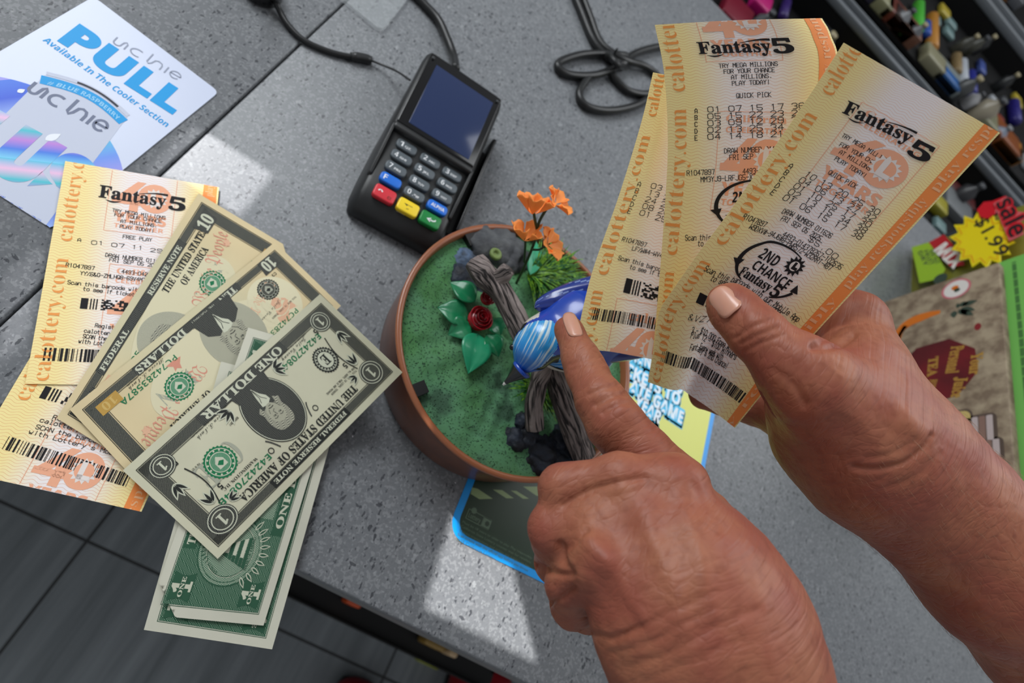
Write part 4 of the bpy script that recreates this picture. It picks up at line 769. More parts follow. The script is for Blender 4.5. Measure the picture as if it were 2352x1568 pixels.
for x, y in ((-31, 61), (31.5, 61)):
    v, f = lathe([(0, .9), (1.4, .9), (1.5, 0), (1.5, -1)], (0, 0, 0), 14); obj('bezel_stud', tV(v+np.array([x, y, zs(y)+1.4])), f, PLD, term)
# keypad hood: raised wall around the keys
v, f = join([boxm((-35.5, -17.5, 24), (35.5, -10.5, 36.4))]); o = obj('keypad_hood', tV(v), f, PLA, term); mod_bevel(o, 2.5, 3)
for s in (-1, 1):
    V = [(s*33, -60, 21), (s*36.2, -60, 21), (s*36.6, -14, 21), (s*33.5, -14, 21), (s*33, -58, 24.5), (s*35.6, -58, 24.5), (s*36.2, -14, 36), (s*33.8, -14, 36)]
    Fc = [(0, 1, 2, 3), (4, 5, 6, 7), (0, 1, 5, 4), (1, 2, 6, 5), (2, 3, 7, 6), (3, 0, 4, 7)]; Fc = [q[::-1] if s > 0 else q for q in Fc]
    V = np.array(V, float); o = obj('side_wall', tV(V), Fc, PLA, term); mod_bevel(o, .8, 2)
    bm = bmesh.new(); bm.from_mesh(o.data); bmesh.ops.recalc_face_normals(bm, faces=bm.faces); bm.to_mesh(o.data); bm.free()
v, f = loft([(-62, [(43, 2), (43, 20), (46, 20), (46, 2)]), (34, [(43, 2), (43, 31), (46, 31), (46, 2)]), (38, [(43, 2), (43, 27), (46, 27), (46, 2)])]); o = obj('swipe_rail', tV(v), f, PLG, term); mod_bevel(o, 1, 2)
v, f = boxm((37, -60, 2), (44, 36, 8)); obj('swipe_floor', tV(v), f, PLA, term, smooth=False)
v, f = boxm((-33, -85.4, 3), (33, -80, 6.5)); obj('card_slot', tV(v), f, PLG, term, smooth=False)
KG = mat('grey key', (84, 92, 98), .45); KB = mat('blue key', (24, 110, 215), .4); KR = mat('red key', (212, 46, 58), .4); KY = mat('yellow key', (245, 212, 40), .4); KGn = mat('green key', (8, 126, 56), .4); WHT = mat('white key legend', (236, 238, 240), .5); DRK = mat('dark key legend', (60, 50, 30), .5)
KEYS = [('1', (932, 341), KG, '1', 'QZ.'), ('2', (986, 373), KG, '2', 'ABC'), ('3', (1036, 404), KG, '3', 'DEF'), ('4', (921, 364), KG, '4', 'GHI'), ('5', (974, 396), KG, '5', 'JKL'), ('6', (1026, 428), KG, '6', 'MNO'), ('7', (909, 388), KG, '7', 'PRS'), ('8', (963, 421), KG, '8', 'TUV'), ('9', (1015, 452), KG, '9', 'WXY'), ('F', (898, 413), KB, 'F', ''), ('0', (952, 446), KG, '0', ',*#'), ('A', (1005, 476), KB, '', 'ALPHA'), ('x', (885, 443), KR, 'x', ''), ('<', (939, 474), KY, '', ''), ('e', (990, 503), KGn, '', '')]
for kid, px, mk, t1, t2 in KEYS:
    p = W(px, 27.)-TC; x, y = p@TX, p@TY; big = kid in 'x<e'; hw, hh = (8.6, 5.6) if big else (8.6, 4.3)
    key = plate('key', rrect(x-hw, y-hh, x+hw, y+hh, 3.2 if not big else 2.6), zk, 3.0, mk, term, 1.1)
    nm = dict(F='blue function key marked F', A='blue alphabet key marked ALPHA', x='red cancel key with a white cross')
    if mk is not KG: key['label'] = {'F': 'blue key marked F', 'A': 'blue key marked ALPHA', 'x': 'red key with a white cross', '<': 'yellow key with a back arrow', 'e': 'green key with a return arrow'}[kid]
    z = zk(y)+3.05; sh = Flat([tl((x-hw, y+hh, z)), tl((x+hw, y+hh, z)), tl((x+hw, y-hh, z)), tl((x-hw, y-hh, z))], 2*hw, 2*hh); a = Art()
    if t1 and t1 != 'x': a.text(t1, (2.8, 6.8 if not big else 7), (5.6, 6.8 if not big else 7), 4.6, WHT, 'bold', -.01)
    if t2 and t2 != 'ALPHA': a.text(t2, (7.2, 6.4), (12.6, 6.4), 2.0, WHT, 'sans', .01)
    if t2 == 'ALPHA': a.text(t2, (3., 5.8), (14.4, 5.8), 3.0, WHT, 'bold')
    if kid == 'x': a.line([(3.2, 2.2), (6.6, 5.8)], .9, WHT); a.line([(6.6, 2.2), (3.2, 5.8)], .9, WHT); a.frame(11.5, 6.5, 14, 8.6, .3, DRK)
    if kid == '<': a.line([(5.2, 4.2), (11.6, 4.2)], .8, DRK); a.poly([(4.4, 4.2), (7.4, 2.6), (7.4, 5.8)], DRK); a.line([(7.4, 8.), (9.4, 7.6)], .3, DRK)
    if kid == 'e': a.line([(12.4, 3.), (12.2, 5.2), (10.6, 6.2), (7.4, 6.2)], 1., WHT); a.poly([(5.2, 6.2), (8.6, 4.2), (8.6, 8.2)], WHT)
    a.build('key_legend', sh, key, o0=.06)
sh = Flat([tl((-22, -62, 23.3)), tl((22, -62, 23.3)), tl((22, -76, 20.9)), tl((-22, -76, 20.9))], 44, 14.2); a = Art(); p = sh.uv((915, 497)); a.frame(p[0]-3, p[1]-3.6, p[0]+3.4, p[1]+4.4, .5, WHT); a.rect(p[0]-.4, p[1]-2.6, p[0]+1.8, p[1]-.4, WHT); a.poly([(p[0]+8, p[1]-2), (p[0]+10.4, p[1]+1), (p[0]+9.2, p[1]+1), (p[0]+9.2, p[1]+4), (p[0]+6.8, p[1]+4), (p[0]+6.8, p[1]+1), (p[0]+5.6, p[1]+1)], WHT); a.build('card_slot_icon', sh, term, o0=.35)
CAB = mat('black rubber cable', (26, 27, 28), .38, .5)
def cable(name, pts, r, m=CAB, parent=None, n=10, seg=12):
    P = spline([W(p[:2], p[2]) for p in pts], n); v, f = tube(P, r, seg); return obj(name, v, f, m, parent)
cable('power_cable', [(1046, 158, 26), (1042, 130, 12), (1028, 92, 8), (1008, 48, 5), (978, 14, 4), (950, -14, 4), (905, -52, 4), (800, -130, 4), (640, -230, 4)], 4.0, parent=term)
# stylus tether: coiled end, cord, crimp and thin wire
tt = thing('stylus_tether', 'thin black tether cord with a crimp running from the card terminal across the joint', 'cord', W((730, 90), 0))
v, f = tube(spline([W(p[:2], p[2]) for p in ((590, -18, 26), (628, -6, 12), (640, 20, 5), (662, 58, 3), (700, 94, 2.6), (760, 120, 2.6), (812, 132, 3))], 10), 2.4, 12); obj('cord', v, f, CAB, tt)
v, f = tube(spline([W(p[:2], p[2]) for p in ((806, 130, 3.6), (814, 131, 3.6), (830, 133, 3.6), (846, 137, 3.6), (853, 139, 3.6))], 4), [3.4]*4+[4.0]*9+[3.4]*4, 14); obj('crimp', v, f, PLA, tt)
v, f = tube(spline([W(p[:2], p[2]) for p in ((850, 138, 3.2), (880, 150, 5), (912, 164, 12), (942, 184, 20))], 8), .9, 8); obj('wire', v, f, CAB, tt)
v, f = lathe([(0, 0), (13, 0), (15, 2), (15, 12), (11, 17), (0, 18)], W((602, -14), 0), 32); tag(obj('stylus_cup', v, f, PLG), 'round black stylus cup at the top picture edge beside the tether cord', 'cup')
# tied bundle of cable by the held tickets
bd = thing('cable_bundle', 'looped black cable tied in a bundle on the counter beside the leftmost held ticket', 'cable', W((1400, 160), 0))
for k, pts in enumerate([((1180, -420, 5), (1270, -150, 5), (1312, -30, 5), (1336, 30, 5), (1362, 92, 5), (1392, 128, 6), (1430, 146, 8), (1440, 130, 8), (1400, 124, 6), (1340, 125, 5), (1290, 140, 5), (1282, 156, 5), (1310, 172, 5), (1370, 172, 6), (1420, 150, 8), (1460, 122, 6), (1520, 106, 5), (1580, 104, 5)),
  ((1200, -420, 5), (1290, -150, 5), (1330, -30, 5), (1356, 40, 5), (1378, 96, 5), (1410, 124, 9), (1440, 140, 10), (1480, 152, 6), (1510, 175, 5), (1516, 205, 5), (1482, 216, 5), (1442, 208, 5), (1412, 180, 5), (1400, 158, 6)), ((1352, 176, 5), (1330, 214, 5), (1348, 244, 5), (1400, 254, 5), (1460, 242, 5), (1500, 216, 5), (1530, 180, 5))]):
    v, f = tube(spline([W(p[:2], p[2]) for p in pts], 10), 4.2, 12); obj('cable', v, f, CAB, bd)
v, f = tube(spline([W(p[:2], p[2]) for p in ((1408, 120, 3), (1404, 130, 17), (1420, 150, 19), (1436, 154, 4))], 8), 3.4, 10); obj('twist_tie', v, f, PLA, bd)
v, f = tube(spline([W(p[:2], p[2]) for p in ((1410, 128, 14), (1414, 118, 20), (1418, 112, 26))], 5), [1.2]*11, 8); obj('tie_end', v, f, PLA, bd)

# ------------------------------------------------------------------ clear acrylic stand at the top
ACR = mat('clear acrylic', (222, 228, 230), .06, .6, alpha=.13); ACE = mat('acrylic edge', (235, 240, 242), .1, .6, alpha=.4)
acr = thing('acrylic_stand', 'clear acrylic stand with a rounded corner at the top picture edge behind the card terminal', 'stand', W((868, 40), 0))
c0 = W((874, 79), 0); e1 = W((780, 0), 0)-c0; e2 = W((960, -30), 0)-c0; e1 /= np.linalg.norm(e1); e2 /= np.linalg.norm(e2); e2 = e2-e1*(e1@e2)*.0
pts = []
for i in range(9): t = i/8; pts.append(c0+e1*9*(1-t)**2+e2*9*t*t)
pts += [c0+e2*70, c0+e2*70+e1*70, c0+e1*70]; n = len(pts)
V = [p+np.array([0, 0, .2]) for p in pts]+[p+np.array([0, 0, 3.5]) for p in pts]
obj('base_plate', V, [tuple(range(n))[::-1], tuple(range(n, 2*n))], ACR, acr, smooth=False); obj('polished_edge', V, [(i, (i+1) % n, n+(i+1) % n, n+i) for i in range(n)], ACE, acr)

# ------------------------------------------------------------------ white drinks card
tlw, trw = W((215, -8), 1.0), W((503, 211), 1.0); dx = (trw-tlw)/np.linalg.norm(trw-tlw); dw = -np.array([-dx[1], dx[0], 0]); CW = np.linalg.norm(trw-tlw); CH = 150.
DC = Flat([tlw, trw, trw+dw*CH, tlw+dw*CH], CW, CH)
card = thing('counter_card', 'white glossy drinks card with blue PULL lettering at the left of the counter joint', 'card', DC.pos(np.array(CW/2), np.array(CH/2)))
GLOSS = mat('white laminated card', (200, 208, 230), .3, .35, coat=.05)
sheet_mesh('card_face', DC, GLOSS, card, 40, 60, .8, radius=4.)
CB = mat('sky blue print', (28, 156, 224), .45, .2); CGY = mat('cool grey print', (150, 158, 178), .45, .2); CGD = mat('steel grey print', (112, 120, 144), .45, .2); SIL = mat('silver can print', (198, 204, 222), .45, .2); CBK = mat('can lid dark print', (40, 44, 56), .45, .2)
def rainbow(name, stops, ang, per, off=0.):
    g = NT(name, .4, .25); u, v, _ = g.uv(); t = g.math('FRACT', g.math('ADD', g.math('ADD', g.math('MULTIPLY', u, math.cos(ang)/per), g.math('MULTIPLY', v, math.sin(ang)/per)), off))
    r = g.n('ValToRGB', {0: t}); e = r.color_ramp.elements
    while len(e) < len(stops): e.new(.5)
    for k, c in enumerate(stops): e[k].position = k/(len(stops)-1); e[k].color = s2l(c)+(1,)
    g.color(r.outputs[0]); return g.m
HOLO = rainbow('holographic disc print', [(70, 120, 226), (50, 90, 214), (150, 178, 240), (226, 226, 160), (90, 190, 226), (110, 150, 236), (160, 156, 232)], .5, 74., .25)
HOL2 = rainbow('holographic letter print', [(80, 190, 225), (235, 190, 225), (60, 190, 205), (190, 130, 215), (60, 120, 225), (120, 205, 240)], .9, 34., .1)
a = Art(); U = DC.uv
a.text('PULL', U((133, 92)), U((398, 262)), 18.5, CB, 'bold', .035, L=2)
def uchie(a, p0, p1, h, m, w):                  # thin extended lettering
    p0, p1 = np.array(p0), np.array(p1); d = p1-p0; l = np.linalg.norm(d); d /= l; n = np.array([d[1], -d[0]]); k = l/9.4
    def S(P): P = np.array(P, float); a.line(p0+(P[:, :1]*k)*d+(P[:, 1:]*h)*n, w, m, 3)
    ar = lambda cx, rx, a0, a1: [(cx+rx*math.cos(math.radians(t)), .5+.5*math.sin(math.radians(t))) for t in np.linspace(a0, a1, 14)]
    S([(0, 1), (0, .3)]+[(.5-.5*math.cos(t), .3-.3*math.sin(t)) for t in np.linspace(.2, math.pi-.4, 8)]+[(1.1, .8), (1.35, 1), (1.6, .8), (1.6, 0)])
    S([(3.15+.9*math.cos(math.radians(t)), .5+.5*math.sin(math.radians(t))) for t in np.linspace(60, 300, 16)]); S([(4.7, 1.5), (4.7, .2), (5.0, 0), (5.3, .3), (5.5, .85), (5.9, 1), (6.4, .9), (6.6, .6), (6.6, 0)]); S([(7.3, 1), (7.3, 0)])
    S([(7.9, .52), (9.3, .52)]+[(8.6+.72*math.cos(math.radians(t)), .5+.5*math.sin(math.radians(t))) for t in np.linspace(5, 320, 18)])
uchie(a, U((258, 98)), U((410, 186)), 6.0, CGY, .9)
a.text('Available In The Cooler Section', U((97, 93)), U((381, 292)), 4.2, CB, 'bold', L=2)
c = U((40, 420)); a.ell(c[0]-14, c[1]-4, 62, 58, HOLO, 0, 80)
lt, rt = U((103, 172)), U((292, 270)); d = (rt-lt)/np.linalg.norm(rt-lt); n = np.array([-d[1], d[0]]); Lc = np.linalg.norm(rt-lt)
sg = np.linspace(0, 1, 20); bow = lambda y: [lt+d*Lc*s+n*(y-6.*math.sin(math.pi*s)) for s in sg]
a.poly(bow(0)+[lt+d*(Lc+3)+n*130, lt-d*3+n*130], SIL, 1); a.line(bow(-1.6), 2.6*np.ones(20), SIL, 2); a.line(bow(-1.2)[6:17], 1.5, CBK, 3); a.line(bow(4.4), 6.4*np.ones(20), CB, 3)
a.text('# BLUE RASPBERRY', lt+d*4+n*5.4, lt+d*(Lc-3)+n*5.4, 3.0, mat('pale blue print', (150, 206, 240), .45, .2), 'bold', L=4, arc=5.)
uchie(a, U((62, 208)), U((236, 306)), 8.2, CGD, 1.8)
a.text('LUS', U((-118, 330)), U((148, 470)), 30, HOL2, 'bold', .07, L=3)
a.leaf(U((104, 322)), U((140, 308)), 2.2, mat('white print', (236, 240, 248), .45, .2), 4); a.leaf(U((40, 212)), U((58, 206)), 1.4, MATS['white print'], 4)
a.build('card_print', DC, card, o0=.05)

# ------------------------------------------------------------------ lottery counter mat under the planter
bl, br_ = W((1040, 1236), 0.6), W((1223, 1326), .6); d = (br_-bl)/np.linalg.norm(br_-bl); up = np.array([-d[1], d[0], 0.]); e0 = W((1041, 1184), .6); bl = e0+up*((bl-e0)@up)
r1 = W((1642, 951), .6); MW = (r1-bl)@d; MH = (W((1347, 630), .6)-bl)@up+3
MT = Flat([bl+up*MH, bl+up*MH+d*MW, bl+d*MW, bl], MW, MH)
mt_ = thing('counter_mat', 'blue edged lottery counter mat lying under the bird planter, yellow and dark green', 'mat', MT.pos(np.array(MW/2), np.array(MH/2)))
MBL = mat('mat blue', (14, 150, 232), .35); MYL = mat('mat yellow green', (212, 216, 98), .35); MDG = mat('mat dark green', (38, 58, 42), .3, .5); MTX = mat('mat faint print', (84, 106, 84), .4); MST = mat('mat pale stripe', (132, 152, 104), .4); MWH = mat('mat white letters', (222, 238, 250), .35); MCY = mat('mat cyan shadow', (20, 190, 240), .35)
sheet_mesh('mat_sheet', MT, MBL, mt_, 40, 50, .5, radius=16.)
a = Art(); b = 5.5; rr = rrect(b, b, MW-b, MH-b, 11, 8); a.poly(rr, MYL, 0)
sp = max(MT.uv((1215, 1130))[1]-6, 0); lo = [p for p in rr if p[1] > sp]; y0 = MT.uv((1100, 1112))[1]
a.poly([(b, y0-75), (MW*.62, y0-75), (MW*.62, MH-b)]+[p for p in rr if p[0] < MW*.5 and p[1] > y0][::1], MDG, 1)
for Q in ([(1084, 1119), (1097, 1122), (1132, 1145), (1101, 1146), (1081, 1134)], [(1132, 1124), (1153, 1125), (1180, 1144), (1163, 1144)], [(1173, 1126), (1186, 1127), (1215, 1145), (1201, 1145)], [(1201, 1117), (1240, 1117), (1250, 1140), (1232, 1138)]): a.poly([MT.uv(q) for q in Q], MST, 2)
p, q = MT.uv((1078, 1168)), MT.uv((1130, 1196)); e = (q-p)/np.linalg.norm(q-p); f = np.array([-e[1], e[0]]); l = np.linalg.norm(q-p)
for A, B in (((0, 0), (l, 0)), ((0, 7), (l, 7)), ((0, 0), (0, 7)), ((l*.66, 0), (l*.66, 7))): a.line([p+e*A[0]+f*A[1], p+e*B[0]+f*B[1]], .6, MTX, 2)
a.poly([p+e*l*.68, p+e*l, p+e*l+f*7, p+e*l*.68+f*7], MTX, 2); c = p+e*(l*.86)+f*3.5; a.star(c[0], c[1], 2.4, 1.5, 8, MDG, 3); c = p+e*4-f*.4; a.star(c[0], c[1], 2.6, 1.9, 9, MTX, 3)
a.text('Lottery', p+e*1.4+f*5.6, p+e*(l*.58)+f*5.6, 3.2, MTX, 'bold', L=2)
for i in range(5): a.text(('Must be 18 years or older to play. Play responsibly.', 'California State Lottery counter mat for retailers', 'Tickets transactions and prizes are subject to law', 'Scan tickets with the official app before you throw', '2025 California Lottery')[i], p+f*(11+3.1*i)-e*1, p+f*(11+3.1*i)+e*(62 if i < 4 else 34), 1.7, MTX, 'sans', L=2)
rows = [('CHANCE', (1390, 808), (1538, 840), 16.), ('TICKETS TO', (1370, 822), (1562, 928), 17.), ('CREATE GAME', (1350, 848), (1574, 976), 17.), ('OF THE YEAR', (1370, 870), (1524, 978), 17.)]
vis = [('HAN', (1447, 826), (1494, 845)), ('CKETS TO', (1434, 858), (1560, 932)), ('ATE GAME', (1444, 894), (1566, 974)), ('YEAR', (1455, 930), (1514, 974)), ('O', (1553, 898), (1566, 906))]
for t, p0, p1 in vis:
    P, Q = MT.uv(p0), MT.uv(p1)
    for s in (.7, 1.5, 2.3, 3.1): a.text(t, P+[s*.5, s], Q+[s*.5, s], 13., MCY, 'bold', .11, L=2)
for t, p0, p1 in vis: P, Q = MT.uv(p0), MT.uv(p1); a.text(t, P, Q, 13., MCY, 'bold', .10, L=3); a.text(t, P, Q, 12., MWH, 'bold', .015, L=4)
a.text('CHANCE', MT.uv((1494, 1008)), MT.uv((1543, 1033)), 5., INK, 'bold', L=2)
a.build('mat_print', MT, mt_, o0=.05, dl=.03)
# ------------------------------------------------------------------ bird planter
PC = np.array([120., 206., 0.]); RT = 60.
plant = thing('bird_planter', 'round brown pot with a toy bluebird, logs, flowers and a red rose on green moss', 'planter', PC)
TERRA = mat('brown pot plastic', (104, 56, 32), .32, .5, var=(60., (88, 46, 26), 1.), coat=.15); TERRB = mat('brown rim plastic', (146, 88, 58), .3, .5)
v, f = lathe([(0, 1), (87, 1), (89.5, 2.5), (90.5, 6), (92.5, 30), (94, 54), (94, RT-3)], PC, 96); obj('pot', v, f, TERRA, plant)
v, f = lathe([(94, RT-4), (95.6, RT-3.4), (96, RT-1), (95.2, RT), (92.6, RT), (91.6, RT-1.2), (91.2, RT-8)], PC, 96); obj('rim', v, f, TERRB, plant)
def moss():
    g = NT('painted moss', .75, .25); pos = g.n('NewGeometry').outputs['Position']
    n1 = g.n('TexNoise', {'Vector': pos, 'Scale': 30., 'Detail': 5.}).outputs[0]; n2 = g.n('TexNoise', {'Vector': pos, 'Scale': 560., 'Detail': 3.}).outputs[0]
    vo = g.n('TexVoronoi', {'Vector': pos, 'Scale': 640.}).outputs['Distance']
    c = g.mix(g.n('MapRange', {0: n1, 1: .38, 2: .62}).outputs[0], (86, 134, 98), (72, 122, 72)); c = g.mix(g.math('MULTIPLY', g.n('MapRange', {0: n1, 1: .40, 2: .32}).outputs[0], .7), c, (44, 62, 52))
    pit = g.n('MapRange', {0: g.math('ADD', g.math('MULTIPLY', vo, 1.), g.math('MULTIPLY', n2, .6)), 1: .34, 2: .62}).outputs[0]
    dark = g.math('MULTIPLY', g.n('MapRange', {0: n2, 1: .42, 2: .34}).outputs[0], .75); c = g.mix(dark, c, (36, 62, 48)); g.color(c); g.bump(pit, .8, .0012); return g.m
MOSS = moss()
def moss_h(x, y):
    p = Vector((x*.035, y*.035, .3)); h = 5.2*mnoise.fractal(p, 1., 2., 4)+1.8*mnoise.fractal(p*4.5, 1., 2., 3); r = math.hypot(x, y)/91
    return RT-7+5.5*(1-r**2.2)+h*max(0, 1-r**5)
V, Fc = [(PC[0], PC[1], moss_h(0, 0))], []; NR, NA = 56, 150
for i in range(1, NR+1):
    for k in range(NA):
        t = 2*math.pi*k/NA; r = 91.2*i/NR; x, y = r*math.cos(t), r*math.sin(t); V.append((PC[0]+x, PC[1]+y, moss_h(x, y)))
for k in range(NA): Fc.append((0, 1+k, 1+(k+1) % NA))
for i in range(NR-1):
    for k in range(NA): a_, b_ = 1+i*NA+k, 1+i*NA+(k+1) % NA; Fc.append((a_, a_+NA, b_+NA, b_))
obj('moss', V, Fc, MOSS, plant)
def ground(px):                                 # picture point on the moss
    z = RT-2
    for _ in range(4): w = W(px, z); z = moss_h(w[0]-PC[0], w[1]-PC[1])
    return W(px, z)
for px, ang in (((955, 896), 20), ((1083, 547), 115), ((1398, 905), -70)):   # slots in the rim
    w = W(px, RT-2.5); d = w-PC; d[2] = 0; d /= np.linalg.norm(d); e = np.array([-d[1], d[0], 0]); M = np.array([d, e, [0, 0, 1]]).T
    v, f = boxm((-5.5, -4.2, -8), (3.5, 4.2, 0), M, PC+d*88.+np.array([0, 0, RT-1.6])); obj('rim_slot', v, f, mat('slot black', (10, 10, 11), .5), plant, smooth=False)
# rocks
GROCK = mat('grey painted rock', (92, 94, 96), .7, .3, bump=(260., .9), var=(90., (66, 68, 72), 1.)); BROCK = mat('blue black rock', (44, 52, 66), .6, .35, bump=(300., .9), var=(120., (26, 28, 34), .8)); BLROCK = mat('pale blue dry brushed rock', (96, 118, 148), .7, .3, bump=(300., 1.), var=(150., (60, 66, 76), .7))
def rock(px, r, m_, seed, dz=0., amp=.28): w = ground(px); v, f = blob((w[0], w[1], w[2]-r[2]*.25+dz), r, seed, amp, 4, 1.6); obj('rock', v, f, m_, plant)
rock((1135, 566), (20, 21, 13), GROCK, 3); rock((1178, 586), (13, 16, 10), GROCK, 8); rock((1118, 548), (14, 9, 8), GROCK, 12); rock((1072, 600), (12, 10, 8), BLROCK, 5); rock((1066, 640), (13, 12, 7), BROCK, 6); rock((1098, 660), (9, 12, 5), BROCK, 9)
rock((1186, 1010), (9, 9, 7), BROCK, 21); rock((1214, 1000), (8, 8, 8), BROCK, 22); rock((1246, 1030), (13, 11, 8), BROCK, 23); rock((1204, 968), (6, 6, 7), BROCK, 24); rock((1280, 1010), (12, 12, 8), BROCK, 25); rock((1240, 1060), (11, 8, 5), BROCK, 26); rock((1300, 1060), (13, 9, 7), BROCK, 27)
v, f = lathe([(4.6, 0), (4.9, 1.5), (4.2, 2.6), (2.4, 2.4), (2.2, 1), (0, 1)], D((1139, 583), DEP(ground((1139, 583)))-10)-np.array([0, 0, 1.5]), 18); obj('moss_ring', v, f, mat('moss ring', (112, 132, 70), .6), plant)
# logs
def bark():
    g = NT('grey bark', .72, .3); u, v, uvo = g.uv(); vec = g.n('Mapping', {0: uvo, 3: (20., 2.2, 1.)}).outputs[0]
    n = g.n('TexNoise', {'Vector': vec, 'Scale': 2.2, 'Detail': 6., 'Distortion': 1.2}).outputs[0]; r = g.n('MapRange', {0: n, 1: .40, 2: .56}).outputs[0]
    g.color(g.mix(r, (38, 34, 34), (146, 134, 130))); g.bump(n, 1., .0035); return g.m
BARK = bark(); CUT = mat('pale cut wood', (138, 120, 114), .75, .3, bump=(500., .5))
def log(pts, rs, seed, seg=30):
    P = spline([W(p[:2], p[2]) for p in pts], 9); r = np.interp(np.linspace(0, 1, len(P)), np.linspace(0, 1, len(rs)), rs)
    v, f = tube(P, r, seg, True, lambda i, k: 1+.13*mnoise.noise(Vector((k/seg*2*math.pi*1.9+seed, i*.12, seed)))+.06*mnoise.noise(Vector((k*1.3, i*.16, seed))))
    L = np.r_[0, np.cumsum(np.linalg.norm(np.diff(P, axis=0), axis=1))]; uv = np.array([(k/seg*2*math.pi*r[i], L[i]) for i in range(len(P)) for k in range(seg)])
    return obj('log', v, f, BARK, plant, uv=uv)
log([(1090, 600, 82), (1112, 630, 84), (1146, 664, 86), (1174, 710, 86), (1202, 768, 84), (1232, 812, 80)], [7.4, 8.6, 8.0, 7.6, 7.8, 7.6], 1.)
log([(1148, 640, 90), (1160, 626, 96), (1168, 617, 99)], [6.4, 5.4, 5.0], 2., 20)
log([(1246, 840, 86), (1238, 880, 83), (1226, 930, 76), (1228, 984, 68)], [7., 5.8, 6.2, 6.2], 4., 24)
log([(1276, 830, 86), (1288, 900, 80), (1314, 975, 72), (1342, 1048, 64)], [7.4, 8.2, 8.6, 8.4], 6., 26)
# rose and its leaves
LEAF = mat('rose leaf green', (18, 118, 74), .35, .5, coat=.2); LEAF2 = mat('teal leaf', (30, 140, 98), .35, .5, coat=.2)
def leafmesh(name, base, tip, wd, m_, par, side=(0, 0, 1.), arch=3., fold=1.2, n=14):
    base, tip = np.asarray(base, float), np.asarray(tip, float); d = tip-base; L = np.linalg.norm(d); d /= L; s = np.cross(d, side); s /= np.linalg.norm(s); up = np.cross(s, d); V = []
    for i in range(n+1):
        t = i/n; w = wd*math.sin(math.pi*min(1, t**.75*.985+.012)); 
        for k in range(-4, 5): q = k/4; V.append(base+d*L*t+s*w*q+up*(arch*math.sin(math.pi*t)+fold*abs(q)*w/wd+.5*(.25*math.sin(t*26+abs(q)*3))*(abs(q) > .1)-(.5 if k == 0 else 0)))
    Fc = [(i*9+k, i*9+k+1, (i+1)*9+k+1, (i+1)*9+k) for i in range(n) for k in range(8)]
    o = obj(name, V, Fc, m_, par); md = o.modifiers.new('thickness', 'SOLIDIFY'); md.thickness = .0007; return o
for b_, t_, w_, m_ in (((1082, 700), (1027, 654), 8.5, LEAF), ((1066, 738), (998, 711), 9.5, LEAF), ((1072, 752), (1022, 774), 8.5, LEAF), ((1090, 772), (1068, 862), 11., LEAF2), ((1108, 775), (1138, 824), 8., LEAF), ((1118, 740), (1142, 776), 8., LEAF)):
    leafmesh('rose_leaf', ground(b_)+np.array([0, 0, 6.]), ground(t_)+np.array([0, 0, 5.]), w_, m_, plant)
leafmesh('broad_leaf', ground((1205, 640))+np.array([0, 0, 8.]), ground((1218, 566))+np.array([0, 0, 9.]), 6., mat('pale teal leaf', (56, 160, 118), .4), plant)
ROSE = mat('dark red rose paint', (158, 22, 34), .28, .5, coat=.35, var=(160., (128, 10, 22), 1.))
def rose(px, R_, dz):
    c = ground(px)+np.array([0, 0, dz]); parts = []
    v, f = blob(c-np.array([0, 0, R_*.35]), (R_*.86, R_*.86, R_*.55), 4, .05, 3); parts.append((v, f))
    for ring, (rr, n, h) in enumerate(((.95, 5, .30), (.70, 4, .52), (.46, 3, .66), (.22, 2, .74))):
        for k in range(n):
            a0 = 2*math.pi*k/n+ring*.7; span = 2*math.pi/n*1.25; V = []
            for i in range(9):
                for j in range(5):
                    s, t = i/8, j/4; an = a0+span*(s-.5); e = math.sin(math.pi*s)**.5; r = R_*rr*(.82+.22*t**2)*(1-.06*(1-e)); V.append(c+np.array([r*math.cos(an), r*math.sin(an), R_*(h*t*(.7+.3*e)-.25*(1-t)-(.08*t**3))]))
            F1 = [(i*5+j, i*5+j+1, (i+1)*5+j+1, (i+1)*5+j) for i in range(8) for j in range(4)]; n0 = len(V); V = V+[c+(q-c)*np.array([.90, .90, 1.]) for q in V]; F1 += [tuple(x+n0 for x in q[::-1]) for q in F1]
            for e_ in range(8): F1.append((e_*5+4, n0+e_*5+4, n0+e_*5+9, e_*5+9))
            parts.append((V, F1))
    v, f = join(parts); o = obj('rose', v, f, ROSE, plant); s = o.modifiers.new('smooth', 'SUBSURF'); s.levels = 1; s.render_levels = 1
rose((1089, 742), 9.2, 10.); rose((1108, 694), 5.8, 9.)
# orange flowers on stems
STEM = mat('flower stem', (44, 66, 34), .5); ORF = NT('orange petals', .55, .3); ORF.color(s2l((255, 150, 74))); ORF.b.inputs['Subsurface Weight'].default_value = .25; ORF.b.inputs['Subsurface Radius'].default_value = (.002, .001, .0005); ORF.b.inputs['Subsurface Scale'].default_value = 1; ORF = ORF.m
def stem(pts, r=1.0): v, f = tube(spline([W(p[:2], p[2]) for p in pts], 8), r, 8); obj('stem', v, f, STEM, plant)
root_ = ground((1186, 652))
stem([(1186, 650, root_[2]), (1208, 604, 78), (1226, 560, 94), (1232, 532, 102), (1240, 506, 108), (1256, 478, 116)]); stem([(1234, 528, 103), (1229, 506, 109), (1226, 488, 114)]); stem([(1204, 602, 79), (1206, 575, 92), (1207, 552, 100)], .8); stem([(1222, 573, 91), (1238, 573, 96), (1252, 566, 101)], .8)
